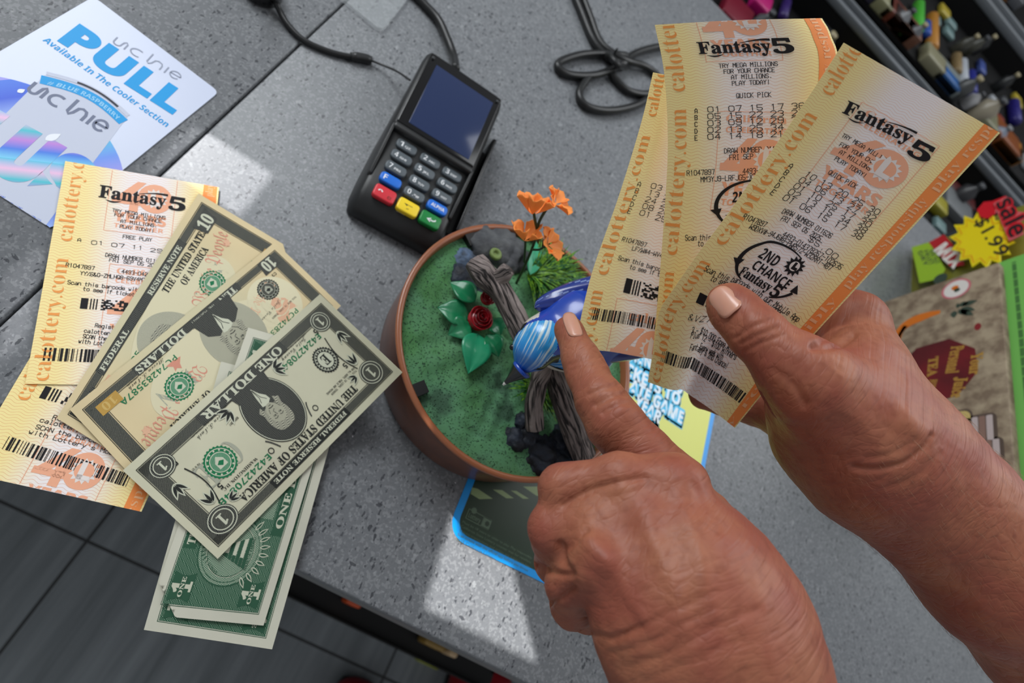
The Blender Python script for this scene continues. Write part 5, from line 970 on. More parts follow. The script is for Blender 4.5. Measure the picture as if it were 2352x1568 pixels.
def flower(px, z, R_, ax, seed, n=5, cup=.75):
    c = W(px, z); ax = np.asarray(ax, float); ax /= np.linalg.norm(ax); u = np.cross(ax, (0.3, .2, 1.)); u /= np.linalg.norm(u); w = np.cross(ax, u); srand(seed); parts = []
    for k in range(n):
        a0 = 2*math.pi*k/n+random.uniform(-.15, .15); cp = cup*random.uniform(.7, 1.25); ln = R_*random.uniform(1., 1.18); V = []; N = 9
        for i in range(N+1):
            for j in range(-4, 5):
                t, s = i/N, j/4; an = a0+s*.72*(.25+.75*min(1, t*1.6)); r = ln*t*(1-.34*s*s*t); hgt = ln*(cp*t**1.4+.09*math.sin(s*7+seed+k)*t**2-.12*t**3*(1-abs(s)))
                V.append(c+(u*math.cos(an)+w*math.sin(an))*r+ax*hgt)
        parts.append((V, [(i*9+j, i*9+j+1, (i+1)*9+j+1, (i+1)*9+j) for i in range(N) for j in range(8)]))
    v, f = join(parts); o = obj('flower', v, f, ORF, plant); md = o.modifiers.new('thickness', 'SOLIDIFY'); md.thickness = .0003
UPS = lambda dx, dy: np.array([dx, dy, 1.])
flower((1222, 492), 112, 12.5, (-.5, .6, .9), 3, 5, .85); flower((1276, 470), 117, 12.0, (.2, .45, 1.0), 7, 5, .5); flower((1205, 553), 100, 11.5, (-.5, .6, .9), 11, 4, .85); flower((1257, 562), 101, 12.5, (.4, .3, 1.0), 16, 5, .45)
# grass tufts: many blades, one mesh per tuft
GRA = NT('plastic grass', .5, .4); pos = GRA.n('NewGeometry').outputs['Position']; nn = GRA.n('TexNoise', {'Vector': pos, 'Scale': 350.}).outputs[0]; GRA.color(GRA.mix(GRA.n('MapRange', {0: nn, 1: .40, 2: .62}).outputs[0], (18, 84, 36), (112, 160, 36))); GRA = GRA.m
def tuft(px, n, L, seed, dirs=(0, 360), dz=0., w=.8):
    c = ground(px)+np.array([0, 0, dz]); srand(seed); parts = []
    for k in range(n):
        t = math.radians(random.uniform(*dirs)); l = L*random.uniform(.5, 1.1); up = random.uniform(.25, 1.1); d = np.array([math.cos(t), math.sin(t), 0]); s = np.array([-d[1], d[0], 0]); b_ = c+np.array([random.uniform(-3, 3), random.uniform(-3, 3), 0]); V = []
        for i in range(7):
            q = i/6; P = b_+d*l*(q*.8)+np.array([0, 0, l*up*(q-.55*q*q)]); ww = w*(1-q)**.6; V += [P-s*ww, P+s*ww]
        parts.append((V, [(2*i, 2*i+1, 2*i+3, 2*i+2) for i in range(6)]))
    v, f = join(parts); obj('grass_tuft', v, f, GRA, plant)
tuft((1216, 640), 80, 36, 2, (-70, 110), 3, 1.1); tuft((1244, 630), 70, 34, 5, (-60, 120), 4, 1.1); tuft((1272, 634), 50, 30, 6, (-80, 90), 3, 1.0); tuft((1222, 892), 60, 28, 8, (130, 330), 2, 1.); tuft((1252, 920), 50, 24, 9, (0, 360), 1, 1.); tuft((1300, 905), 50, 26, 10, (-60, 90), 2, 1.)

# the bird: one continuous body, painted patches by region
def bp(px, dep): return D(px, dep)
bird_c = bp((1300, 742), 352)
Hd, Nk, Bd, Rp, Tl = bp((1229, 793), 338), bp((1268, 770), 345), bp((1322, 752), 352), bp((1400, 740), 358), bp((1560, 715), 366)
def bird_sdf(P):
    m_ = lambda dep, px: px*dep/F
    d = cone(P, Hd, bp((1240, 782), 338), m_(338, 50), m_(338, 53)); d = smin(d, cone(P, bp((1215, 822), 338), bp((1193, 848), 338), m_(338, 38), m_(338, 15)), 6)
    d = smin(d, cone(P, Nk, Bd, m_(345, 58), m_(352, 84)), 7); d = smin(d, cone(P, Bd, Rp, m_(352, 84), m_(358, 74)), 6); d = smin(d, cone(P, bp((1290, 790), 358), bp((1350, 800), 366), m_(358, 62), m_(366, 66)), 6)
    return smin(d, cone(P, Rp, Tl, m_(358, 64), m_(366, 16)), 8)
lo = np.minimum.reduce([Hd, Nk, Bd, Rp, Tl])-32; hi = np.maximum.reduce([Hd, Nk, Bd, Rp, Tl])+32
V, Q = surfnet(bird_sdf, lo, hi, .9); V = smoothv(V, Q, 3)
ctr = V[Q].mean(1); pp = PX(ctr); axd = (bp((1252, 738), 338)-bp((1196, 850), 338)); axd /= np.linalg.norm(axd)
up_ = np.array([0, 0, 1.])-axd*axd[2]; up_ /= np.linalg.norm(up_); sd = np.cross(axd, up_)
def hx(p): q = p-Hd; return q@axd, q@up_, q@sd                     # along the head towards the nape, up, sideways
al, hu, hs = hx(ctr); idx = np.zeros(len(Q), int)                   # 0 body blue
side = np.sign(hs)*hs
idx[(al < 12+0*al) & (hu > -3.5)] = 1                                # crown
idx[(al > 11.0) & (al < 14.5) & (hu > -6)] = 0
idx[(al < 13) & (hu <= -3.5) & (hu > -5.6)] = 2                      # black eye line
idx[(al < 15) & (hu <= -5.6)] = 3                                    # white cheek and throat
idx[(al >= 13) & (al < 17) & (hu <= -4.5)] = 2                       # black collar
idx[(al >= 17) & (al < 24) & (hs < -8) & (hu > -7)] = 3; idx[(al >= 17) & (hu <= -9)] = 3
from_poly = lambda L: np.array([bool(sum(((L[i][1] > p[1]) != (L[i-1][1] > p[1])) and (p[0] < (L[i-1][0]-L[i][0])*(p[1]-L[i][1])/(L[i-1][1]-L[i][1]+1e-9)+L[i][0]) for i in range(len(L))) % 2) for p in pp])
topv = ctr[:, 2] > np.median(ctr[:, 2])-6
crown = from_poly([(1165, 802), (1177, 784), (1191, 764), (1213, 744), (1234, 736), (1266, 735), (1282, 748), (1280, 800), (1258, 832), (1236, 846), (1206, 856), (1180, 862)])
idx[(idx == 1) & ~crown & (al > 0)] = 0; idx[crown & topv] = 1
idx[from_poly([(1196, 748), (1213, 724), (1231, 706), (1241, 713), (1237, 728), (1220, 735), (1206, 743)]) & topv] = 3
idx[from_poly([(1186, 764), (1200, 743), (1212, 739), (1199, 757)]) & topv] = 2
idx[from_poly([(1216, 853), (1245, 841), (1268, 819), (1290, 812), (1282, 832), (1252, 848), (1227, 858)]) & topv] = 2
idx[(al < -15.5)] = 4                                                # blue black forehead by the beak
BBL = mat('bird royal blue', (26, 66, 170), .28, .5, coat=.4); BWH = mat('bird cream white', (214, 206, 194), .35, .5, coat=.2); BBK = mat('bird black', (18, 20, 26), .3, .5, coat=.3); BNV = mat('bird forehead blue', (20, 68, 168), .3, .5, coat=.3)
g = NT('bird streaked crown', .3, .5); u, v, uvo = g.uv()
st = g.n('TexNoise', {'Vector': g.n('Mapping', {0: uvo, 3: (58., 1.6, 1.)}).outputs[0], 'Scale': 1.6, 'Detail': 4.}).outputs[0]; mm = g.n('TexNoise', {'Vector': uvo, 'Scale': 1.1, 'Detail': 2.}).outputs[0]
c_ = g.mix(g.n('MapRange', {0: v, 1: -16., 2: 2.}).outputs[0], (20, 84, 184), (46, 150, 214)); c_ = g.mix(g.math('MULTIPLY', g.n('MapRange', {0: st, 1: .50, 2: .60}).outputs[0], g.n('MapRange', {0: g.math('ADD', v, g.math('MULTIPLY', mm, 16.)), 1: -6., 2: 8.}).outputs[0]), c_, (206, 222, 224))
c_ = g.mix(g.math('MULTIPLY', g.n('MapRange', {0: st, 1: .40, 2: .35}).outputs[0], g.n('MapRange', {0: v, 1: -2., 2: 5.}).outputs[0]), c_, (50, 78, 92)); g.color(c_); g.b.inputs['Coat Weight'].default_value = .3; BCR = g.m
al_, hu_, hs_ = hx(V); ang = np.arctan2(hs_, np.maximum(hu_+14, .1)); rad = np.maximum(np.hypot(hs_, hu_), 1)
bird = obj('bird', V, Q, [BBL, BCR, BBK, BWH, BNV], plant, idx, uv=np.c_[ang*14, al_]); bird['label'] = 'glossy blue toy bird with a pale streaked crown'
tipw = bp((1155, 884), 340); b0 = bp((1200, 846), 338); T_ = np.linspace(0, 1, 9)
v, f = tube([b0+(tipw-b0)*t for t in T_], [m_*338/F for m_ in (27, 24, 20, 16, 12.5, 9, 6.5, 4.4, 2)], 18); ix = [1 if q[0] < 18*0+18*2 else 0 for q in f[:-2]]+[0, 2]; ix = [(0 if min(q) >= 18 else 1) if min(q) < 18*7 else 2 for q in f]
obj('beak', v, f, [BBK, BNV, mat('beak white tip', (225, 225, 220), .3)], bird, ix)
for s in (-1, 1): v, f = blob(Hd-axd*7+sd*s*11.2-up_*3, (1.9, 1.9, 1.9), 1, 0., 2); obj('eye', v, f, mat('bird eye', (8, 8, 9), .08), bird)
WNG = mat('wing navy blue', (28, 50, 132), .25, .5, coat=.5); WNG2 = mat('wing feather edge', (112, 134, 184), .3, .5, coat=.3)
def wing(p0, p1, wpx, dep0, dep1, lift):
    """folded wing: raised almond plate with feather ridges"""
    A, B = np.array(p0, float), np.array(p1, float); d = B-A; n_ = np.array([d[1], -d[0]])/np.linalg.norm(d); V, ix = [], []; N, M = 40, 20
    for i in range(N+1):
        t = i/N; w = wpx*(math.sin(math.pi*min(1, t**.62*.9+.0))**.75)
        for j in range(M+1):
            s = j/M*2-1; rdg = .35*math.sin(9*s+16*t); V.append(D(A+d*t+n_*(w*s), dep0+(dep1-dep0)*t-lift*(1-s*s)**.5*min(1, t*5)**.6+rdg*.5))
    Fc = [(i*(M+1)+j, i*(M+1)+j+1, (i+1)*(M+1)+j+1, (i+1)*(M+1)+j) for i in range(N) for j in range(M)]
    for i in range(N):
        for j in range(M):
            s = (j+.5)/M*2-1; q = math.sin(9*s+16*i/N); ix.append(1 if (q > .93 and s > .1) else 0)
    o = obj('wing', V, Fc, [WNG, WNG2], bird, ix); md = o.modifiers.new('thickness', 'SOLIDIFY'); md.thickness = .004; md.offset = -1; bm = bmesh.new(); bm.from_mesh(o.data); bmesh.ops.recalc_face_normals(bm, faces=bm.faces); bm.to_mesh(o.data); bm.free(); return o
wing((1227, 706), (1480, 622), 30, 343, 356, 6); wing((1290, 812), (1500, 806), 26, 352, 362, 5)
# ------------------------------------------------------------------ the person's two bare arms
def skin():
    g = NT('sun tanned skin', .50, .36); pos = g.n('NewGeometry').outputs['Position']; u, v, uvo = g.uv()
    n1 = g.n('TexNoise', {'Vector': pos, 'Scale': 38., 'Detail': 4.}).outputs[0]; n2 = g.n('TexNoise', {'Vector': pos, 'Scale': 260., 'Detail': 3.}).outputs[0]
    c = g.mix(g.n('MapRange', {0: n1, 1: .38, 2: .64}).outputs[0], (162, 101, 75), (147, 80, 63)); c = g.mix(g.math('MULTIPLY', g.n('MapRange', {0: n2, 1: .50, 2: .70}).outputs[0], .4), c, (128, 68, 50))
    sp = g.n('TexVoronoi', {'Vector': pos, 'Scale': 75.}); rnd = g.n('SeparateColor', {0: sp.outputs['Color']})
    mole = g.math('MULTIPLY', g.math('LESS_THAN', rnd.outputs[0], .05), g.n('MapRange', {0: sp.outputs['Distance'], 1: .12, 2: .05}).outputs[0]); c = g.mix(g.math('MULTIPLY', mole, .45), c, (112, 58, 44)); g.color(c)
    warp = g.n('VectorMath', {0: uvo, 1: g.n('VectorMath', {0: g.n('TexNoise', {'Vector': uvo, 'Scale': .9, 'Detail': 3.}).outputs['Color'], 3: .55}, operation='SCALE').outputs[0]}, operation='ADD').outputs[0]
    v1 = g.n('TexVoronoi', {'Vector': g.n('Mapping', {0: warp, 3: (15., 6.5, 1.)}).outputs[0], 'Scale': 1.}, feature='DISTANCE_TO_EDGE').outputs['Distance']
    v2 = g.n('TexVoronoi', {'Vector': g.n('Mapping', {0: warp, 3: (34., 19., 1.)}).outputs[0], 'Scale': 1.}, feature='DISTANCE_TO_EDGE').outputs['Distance']
    w1 = g.n('TexNoise', {'Vector': g.n('Mapping', {0: warp, 3: (14., 4.5, 1.)}).outputs[0], 'Scale': 1., 'Detail': 5., 'Roughness': .65}).outputs[0]
    h = g.math('ADD', g.math('ADD', g.math('MULTIPLY', g.n('MapRange', {0: v1, 1: 0., 2: .16}).outputs[0], .55), g.math('MULTIPLY', g.n('MapRange', {0: v2, 1: 0., 2: .14}).outputs[0], .32)), g.math('MULTIPLY', w1, 1.5))
    g.bump(h, .60, .00042); g.b.inputs['Subsurface Weight'].default_value = .15; g.b.inputs['Subsurface Radius'].default_value = (.003, .0012, .0007); g.b.inputs['Subsurface Scale'].default_value = 1.; return g.m
SKIN = skin(); NAIL = mat('fingernail', (206, 150, 128), .28, .5, coat=.25, sss=.15)
person = thing('person', 'person with bare tanned forearms, holding three lottery tickets and pointing with the other hand', 'person', W((1750, 1300), 150))
def field(chains):
    """chains: (k_between, [(joint, joint, ...)], k_inside); joint = (px, py, depth, radius px)"""
    J = [[(D(j[:2], j[2]), j[3]*j[2]/F) for j in c[1]] for c in chains]
    def f(P):
        out = None
        for (kb, _, ki), js in zip(chains, J):
            d = None
            for (a, ra), (b, rb) in zip(js[:-1], js[1:]):
                e = cone(P, a, b, ra, rb); d = e if d is None else smin(d, e, ki)
            out = d if out is None else smin(out, d, kb)
        return out
    pts = np.array([p for js in J for p, r in js]); rs = np.array([r for js in J for p, r in js])[:, None]
    return f, (pts-rs).min(0)-20, (pts+rs).max(0)+20
def arm(name, chains, creases, ridges, ax, h=1.0):
    f, lo, hi = field(chains); V, Q = surfnet(f, lo, hi, h); V = smoothv(V, Q, 3); N = vnormals(V, Q)
    P = PX(V); vis = (N*(CAM-V)).sum(1) > 0
    for L, w, a in creases+[(l, w, -a) for l, w, a in ridges]:          # carve skin folds, raise tendons and knuckles
        L = spline(L, 6) if len(L) > 2 else np.array(L, float)
        d = pdist(P, L); t = np.clip(1-np.minimum(np.linalg.norm(P-L[0], axis=1), np.linalg.norm(P-L[-1], axis=1))*0, 0, 1)
        V = V-N*((1.35*a if a > 0 else a)*np.exp(-(d/(w*.85 if a > 0 else w))**2)*vis*t)[:, None]
    rr = np.array([mnoise.noise(Vector(p*.10)) for p in V]); r2 = np.array([mnoise.noise(Vector(p*.35)) for p in V]); V = V+N*(rr*.45+r2*.12)[:, None]
    A = D(ax[1][:2], ax[1][2])-D(ax[0][:2], ax[0][2]); A /= np.linalg.norm(A); B = np.cross(A, (CAM-V.mean(0))); B /= np.linalg.norm(B); C = np.cross(A, B)
    q = V-V[0]; return obj(name, V, Q, SKIN, person, uv=np.c_[q@A, q@B+.6*(q@C)]), V, N
def nail(par, V, N, c, base, wpx, dep_hint, tilt=(0, 0)):
    """thin curved plate on the skin: c = middle in the picture, base = picture point towards the knuckle"""
    P = PX(V); ok = (N*(CAM-V)).sum(1) > 0
    def surf(p): d = np.where(ok, np.linalg.norm(P-np.asarray(p), axis=1)+.08*np.maximum(DEP(V)-dep_hint, 0), 1e9); i = np.argsort(d)[:8]; return V[i].mean(0), N[i].mean(0)
    C, n = surf(c); B, _ = surf(base); n /= np.linalg.norm(n); a = C-B; a -= n*(a@n); L = np.linalg.norm(a); a /= L; s = np.cross(a, n); w = wpx*dep_hint/F; R_ = w*.62; X = []
    n1, m1 = 12, 12
    for i in range(n1+1):
        for j in range(m1+1):
            u, v = i/n1*2-1, j/m1*2-1; q = max(abs(u), abs(v)); e = (abs(u)**3.2+abs(v)**3.2)**(1/3.2)+1e-9; u, v = u*q/e, v*q/e; ph = v*w/2/R_
            X.append(C+a*L*u*1.0+n*(R_*(math.cos(ph)-1)+.75-.35*u*u)+s*R_*math.sin(ph))
    Fc = [(i*(m1+1)+j, i*(m1+1)+j+1, (i+1)*(m1+1)+j+1, (i+1)*(m1+1)+j) for i in range(n1) for j in range(m1)]
    o = obj('fingernail', X, Fc, NAIL, par); bm = bmesh.new(); bm.from_mesh(o.data); bmesh.ops.recalc_face_normals(bm, faces=bm.faces); bm.to_mesh(o.data); bm.free()
    nn = np.array(o.data.polygons[70].normal); 
    if nn@n < 0: o.data.flip_normals()
    md = o.modifiers.new('thickness', 'SOLIDIFY'); md.thickness = .0009; md.offset = -1; return o
# pointing hand (lower arm of the picture)
PT = [(22, [(1604, 1196, 254, 80), (1650, 1290, 236, 92), (1690, 1400, 226, 110), (1700, 1490, 226, 116)], 14),
 (22, [(1540, 1125, 232, 76), (1590, 1290, 216, 104), (1620, 1440, 212, 118)], 14), (22, [(1480, 1215, 222, 72), (1540, 1340, 212, 100), (1570, 1460, 210, 118)], 14), (18, [(1420, 1305, 217, 70), (1478, 1400, 212, 88), (1530, 1490, 212, 98)], 14),
 (12, [(1640, 1290, 246, 80), (1560, 1230, 268, 62), (1470, 1190, 284, 50), (1400, 1180, 290, 42)], 8),
 (26, [(1574, 1450, 214, 136), (1622, 1540, 216, 146), (1676, 1700, 222, 162), (1740, 1900, 236, 190), (1860, 2150, 260, 210)], 16), (26, [(1656, 1450, 218, 140), (1688, 1560, 220, 146), (1760, 1740, 226, 166), (1880, 1950, 240, 190)], 16),
 (6, [(1548, 1116, 226, 72), (1420, 1100, 225, 56), (1290, 1118, 229, 52)], 5), (3, [(1290, 1120, 229, 52), (1282, 1200, 254, 46), (1296, 1250, 268, 42), (1390, 1280, 280, 38)], 5),
 (6, [(1480, 1210, 218, 72), (1370, 1203, 220, 57), (1268, 1213, 226, 55)], 5), (2.5, [(1268, 1214, 226, 55), (1280, 1290, 250, 47), (1302, 1330, 264, 42), (1400, 1350, 276, 38)], 5),
 (6, [(1420, 1300, 211, 72), (1370, 1290, 211, 62), (1312, 1330, 221, 53)], 5), (2.5, [(1304, 1340, 224, 54), (1316, 1390, 240, 47), (1350, 1404, 254, 42), (1430, 1400, 264, 36)], 5),
 (2.5, [(1306, 757, 300, 33), (1335, 826, 287, 41), (1348, 858, 282, 45), (1378, 918, 270, 53), (1412, 972, 264, 62), (1470, 1042, 262, 68), (1556, 1120, 262, 74)], 5)]
CR1 = [([(1352, 905), (1380, 893), (1418, 884)], 7, .55), ([(1368, 930), (1404, 912), (1436, 905)], 8, .7), ([(1385, 948), (1420, 930), (1452, 928)], 7, .55), ([(1308, 838), (1340, 826), (1376, 820)], 5, .30), ([(1312, 850), (1348, 838), (1384, 834)], 5, .30),
 ([(1292, 1160), (1350, 1128), (1420, 1108), (1480, 1096)], 9, .9), ([(1286, 1250), (1294, 1290), (1312, 1318)], 10, 1.6), ([(1225, 1298), (1262, 1310), (1302, 1322)], 9, 1.3), ([(1262, 1386), (1286, 1376), (1316, 1352)], 9, 1.3), ([(1300, 1256), (1330, 1240), (1350, 1220)], 10, .8),
 ([(1388, 1475), (1470, 1440), (1560, 1396), (1640, 1360)], 10, 0.39), ([(1400, 1500), (1490, 1478), (1570, 1432), (1640, 1395)], 9, 0.33), ([(1450, 1530), (1540, 1500), (1640, 1440), (1740, 1400)], 12, 0.39), ([(1330, 1450), (1410, 1462), (1470, 1440)], 9, .6), ([(1480, 1568), (1580, 1520), (1700, 1470)], 12, 0.28), ([(1590, 1110), (1610, 1150), (1650, 1220)], 12, .5)]
RD1 = [([(1355, 1250), (1390, 1285)], 30, 2.6), ([(1440, 1140), (1480, 1170)], 40, 1.2), ([(1530, 1080), (1590, 1090)], 36, 1.0), ([(1480, 1200), (1540, 1330), (1570, 1440)], 22, .7), ([(1560, 1140), (1610, 1290), (1640, 1420)], 22, .8), ([(1400, 1300), (1480, 1420)], 20, .6), ([(1410, 915), (1424, 935)], 18, .6)]
o, V, N = arm('pointing_arm', PT, CR1, RD1, ((1480, 1150, 226), (1650, 1520, 218))); nail(o, V, N, (1316, 744), (1327, 772), 42, 292)
# hand holding the tickets (right arm of the picture)
HD = [(0, [(1671, 697, 281, 46), (1690, 716, 278, 52), (1738, 766, 270, 59), (1800, 826, 266, 66), (1862, 884, 266, 86)], 6),
 (16, [(1862, 884, 268, 88), (1930, 950, 276, 108), (1990, 1020, 282, 116)], 14),
 (14, [(1990, 1010, 284, 112), (1968, 860, 290, 92), (1952, 750, 311, 62)], 12), (12, [(1952, 736, 315, 58), (1900, 690, 334, 48), (1800, 640, 340, 44), (1700, 610, 340, 38)], 6),
 (14, [(2035, 980, 292, 92), (1996, 860, 300, 66), (1974, 740, 314, 44)], 12),
 (10, [(1985, 850, 306, 66), (1890, 790, 348, 48), (1790, 760, 362, 44), (1700, 760, 366, 38)], 6), (10, [(1960, 930, 308, 70), (1860, 880, 350, 48), (1760, 840, 366, 44), (1680, 830, 370, 38)], 6),
 (10, [(1900, 1000, 306, 72), (1800, 950, 340, 54), (1730, 925, 358, 46), (1670, 912, 362, 40), (1614, 908, 362, 32)], 6),
 (16, [(1828, 930, 300, 66), (1868, 1000, 296, 74), (1950, 1060, 292, 96)], 12),
 (26, [(1990, 1020, 284, 112), (2012, 1044, 286, 124), (2066, 1096, 288, 126), (2140, 1158, 290, 142), (2300, 1300, 290, 172), (2480, 1460, 292, 196), (2760, 1720, 300, 225)], 16),
 (20, [(2060, 1000, 294, 76), (2090, 1040, 290, 84), (2150, 1120, 290, 104)], 12)]
CR2 = [([(1700, 790), (1740, 770), (1786, 752)], 7, .45), ([(1690, 776), (1726, 752), (1770, 734)], 7, .5), ([(1712, 806), (1752, 786), (1798, 770)], 6, .35), ([(1868, 796), (1890, 800), (1930, 790), (1960, 770)], 10, 1.3), ([(1868, 798), (1900, 776), (1940, 740)], 10, .7),
 ([(2136, 1000), (2118, 1030), (2076, 1062), (2010, 1076), (1960, 1072)], 8, 1.1), ([(2100, 1010), (2050, 1040), (1990, 1050)], 9, .45), ([(2160, 1040), (2110, 1090), (2040, 1120)], 10, .4), ([(1748, 905), (1790, 960), (1850, 990)], 14, .8), ([(1776, 850), (1820, 880), (1850, 930)], 14, .5)]
RD2 = [([(1880, 830), (1930, 860)], 40, 1.2), ([(1990, 780), (2050, 930), (2090, 1000)], 30, .8), ([(2080, 960), (2120, 990)], 26, 1.5), ([(1870, 880), (1960, 960), (2040, 1040)], 26, .7), ([(1720, 740), (1740, 760)], 26, .5)]
o, V, N = arm('holding_arm', HD, CR2, RD2, ((1700, 730, 275), (2140, 1158, 290))); nail(o, V, N, (1663, 692), (1688, 719), 66, 268)
# fine arm hair
HAIR = mat('arm hair', (150, 112, 84), .4, .5)
def hairs(par, V, N, n, keep, lean, seed):
    srand(seed); P = PX(V); ok = np.where([keep(p) for p in P])[0]; parts = []; ok = ok[((N[ok]*(CAM-V[ok])).sum(1) > -.2*np.linalg.norm(CAM-V[ok], axis=1))]
    for _ in range(n):
        i = random.choice(list(ok)) if len(ok) < 50 else ok[random.randrange(len(ok))]; d = np.asarray(lean)+np.random.default_rng(random.randrange(10**6)).normal(0, .35, 3); d -= N[i]*(d@N[i]); d /= np.linalg.norm(d); l = random.uniform(3.5, 8)
        C = [V[i]+d*l*t+N[i]*(1.2*math.sin(t*2.4)+.05)*.9 for t in np.linspace(0, 1, 5)]; parts.append(tube(C, [.045, .045, .04, .03, .012], 3, False))
    v, f = join(parts); o = obj('arm_hair', v, f, HAIR, par); o['kind'] = 'stuff'
hairs(o, V, N, 420, lambda p: p[0]+p[1] > 3060 and p[0] < 2380, D((2300, 1250), 280)-D((2100, 1010), 290), 4)

# ------------------------------------------------------------------ boxes at the right
def upright(name, label, cat, x, y0, y1, h, t, m_, z0=0., bev=1.5, slant=0.):
    root = thing(name, label, cat, (x+t/2, (y0+y1)/2, z0)); v, f = boxm((x, y0, z0), (x+t, y1, z0+h)); v[v[:, 2] > z0+1, 1] += np.where(v[v[:, 2] > z0+1, 1] < (y0+y1)/2, slant, 0); o = obj('carton', v, f, m_, root, smooth=False); mod_bevel(o, bev, 2)
    sh = Flat([(x, y1, z0+h), (x, y0, z0+h), (x, y0, z0), (x, y1, z0)], y1-y0, h); return root, sh
KRAFT = mat('brown marbled carton', (162, 146, 122), .6, .3, var=(70., (118, 100, 82), 1.0)); RUST = mat('badge deep red', (124, 18, 26), .35, .5, var=(18., (70, 8, 14), .7)); GLD = mat('gold lettering', (184, 140, 58), .35, .5, metal=.2); GLD.node_tree.nodes['Principled BSDF'].inputs['Metallic'].default_value = .2
KX = 576.; B1, SH = upright('gift_box', 'brown marbled carton with a red octagon badge and carrot picture, at right', 'box', KX, 331, 615, 149, 11, KRAFT)
a = Art(); U = SH.uv
oc = [U(p) for p in ((2066, 846), (2104, 800), (2180, 778), (2240, 800), (2247, 852), (2200, 908), (2110, 936), (2066, 920))]; a.poly(oc, RUST, 1)
for t, p0, p1, h in (('Your', (2232, 812), (2226, 862), 11), ('Personal', (2186, 796), (2172, 858), 13), ('Juice', (2196, 866), (2184, 914), 12), ('TEA', (2134, 822), (2130, 866), 10), ('FOR U', (2136, 872), (2128, 902), 8)): a.text(t, U(p0), U(p1), h, GLD, 'serif', .02, L=2)
a.line([U((2096, 822)), U((2094, 910))], 1.6, GLD, 2)
CRT = mat('carrot orange print', (206, 110, 30), .5, .3); a.line([U(p) for p in spline([(2160, 716), (2130, 724), (2090, 740), (2066, 762), (2056, 800), (2052, 812)], 5)], np.interp(np.linspace(0, 1, 26), [0, .3, .7, 1], [5, 13, 10, 2]), CRT, 1); a.line([U(p) for p in spline([(2080, 748), (2066, 772), (2064, 800)], 5)], np.linspace(6, 2, 11), CRT, 1)
LFP = mat('dark leaf print', (58, 72, 60), .5, .3); c0 = U((2190, 706))
for p in ((2246, 690), (2240, 712), (2226, 694), (2222, 722), (2206, 700), (2192, 730), (2236, 724)): a.leaf(c0+(U(p)-c0)*.35, U(p), 3.6, LFP, 2)
c = U((2196, 663)); a.ell(c[0], c[1], 15, 16, mat('sticker rose', (196, 110, 118), .4), 1); a.ell(c[0], c[1], 12.6, 13.4, mat('sticker white', (220, 214, 208), .4), 2); a.ell(c[0]-2, c[1]+1, 3.4, 4, CRT, 3); a.ell(c[0]+2.6, c[1]-1, 3, 3.4, LFP, 3)
c = U((2246, 750)); a.ell(c[0], c[1], 5, 3.4, mat('red dot print', (130, 30, 34), .4), 1)
OUT = mat('soft brown outline print', (84, 68, 58), .5); BRL = mat('pale barrel print', (186, 170, 168), .5); BRD = mat('barrel stripe print', (134, 104, 92), .5); JAR = mat('straw yellow print', (196, 172, 104), .5)
for px in ((2240, 986), (2254, 1042)):
    c = U(px); a.poly([(c[0]+q[0], c[1]+q[1]) for q in rrect(-17, -19, 17, 19, 6)], OUT, 1)
    for k in range(5): a.poly([(c[0]+q[0], c[1]-15.5+6.4*k+q[1]) for q in rrect(-14.6, 0, 14.6, 5.6, 1.5)], BRL if k % 2 == 0 else BRD, 2)
c = U((2180, 990)); a.poly([(c[0]+q[0], c[1]+q[1]) for q in rrect(-24, -22, 14, 34, 8)], OUT, 1); a.poly([(c[0]+q[0], c[1]+q[1]) for q in rrect(-22, -20, 12, 32, 7)], JAR, 2); a.poly([(c[0]+q[0], c[1]+q[1]) for q in rrect(-20, -10, 10, 8, 4)], mat('cream print', (200, 184, 154), .5), 3)
a.build('carton_print', SH, B1, o0=.15)
GRB = mat('leaf green carton', (112, 178, 84), .5, .3); B2, SH2 = upright('juice_carton', 'light green carton with lines of small print standing behind the brown box', 'box', 592, 330, 632, 186, 30, GRB)
a = Art()
for k in range(9): a.rect(8, 14+k*13.5, SH2.w*(.92 if k % 3 else .7), 18+k*13.5, mat('green small print', (66, 116, 56), .5), 1)
for k in range(9):
    for j in range(14): a.rect(10+j*12.4, 14+k*13.5, 11.6+j*12.4, 18+k*13.5, GRB, 2)
a.rect(0, 0, SH2.w, 8, mat('pale carton top', (176, 200, 190), .5), 1); a.build('carton_print', SH2, B2, o0=.15)
OLV = mat('olive foil pouch', (124, 122, 44), .32, .5, bump=(60., .25)); 
B3 = thing('snack_pouch', 'olive green snack pouch with a red MIX label behind the brown box', 'snack bag', (690, 700, 0)); X3, Y3a, Y3b, H3 = 644., 470., 800., 152.
V, Fc = [], []
for s in (-1, 1):
    for i in range(21):
        for j in range(15): u, w_ = i/20, j/14; b_ = 16*(math.sin(math.pi*u)*math.sin(math.pi*w_))**.6*s; V.append((X3+20+b_+1.5*math.sin(u*17+w_*9)*math.sin(math.pi*w_), Y3a+(Y3b-Y3a)*u, .5+H3*w_))
for s in range(2):
    o_ = s*315; Fc += [((o_+i*15+j, o_+(i+1)*15+j, o_+(i+1)*15+j+1, o_+i*15+j+1) if s == 1 else (o_+i*15+j, o_+i*15+j+1, o_+(i+1)*15+j+1, o_+(i+1)*15+j)) for i in range(20) for j in range(14)]
obj('pouch', V, Fc, OLV, B3)
SH3 = Flat([(X3, Y3b, H3), (X3, Y3a, H3), (X3, Y3a, 0), (X3, Y3b, 0)], Y3b-Y3a, H3); U = SH3.uv; a = Art()
a.poly([U(p) for p in ((2094, 568), (2134, 556), (2172, 618), (2160, 640), (2112, 650))], mat('lime label', (150, 186, 40), .4), 1); a.poly([U(p) for p in ((2133, 557), (2168, 538), (2212, 588), (2216, 610), (2182, 612))], mat('red label', (178, 26, 34), .4), 2)
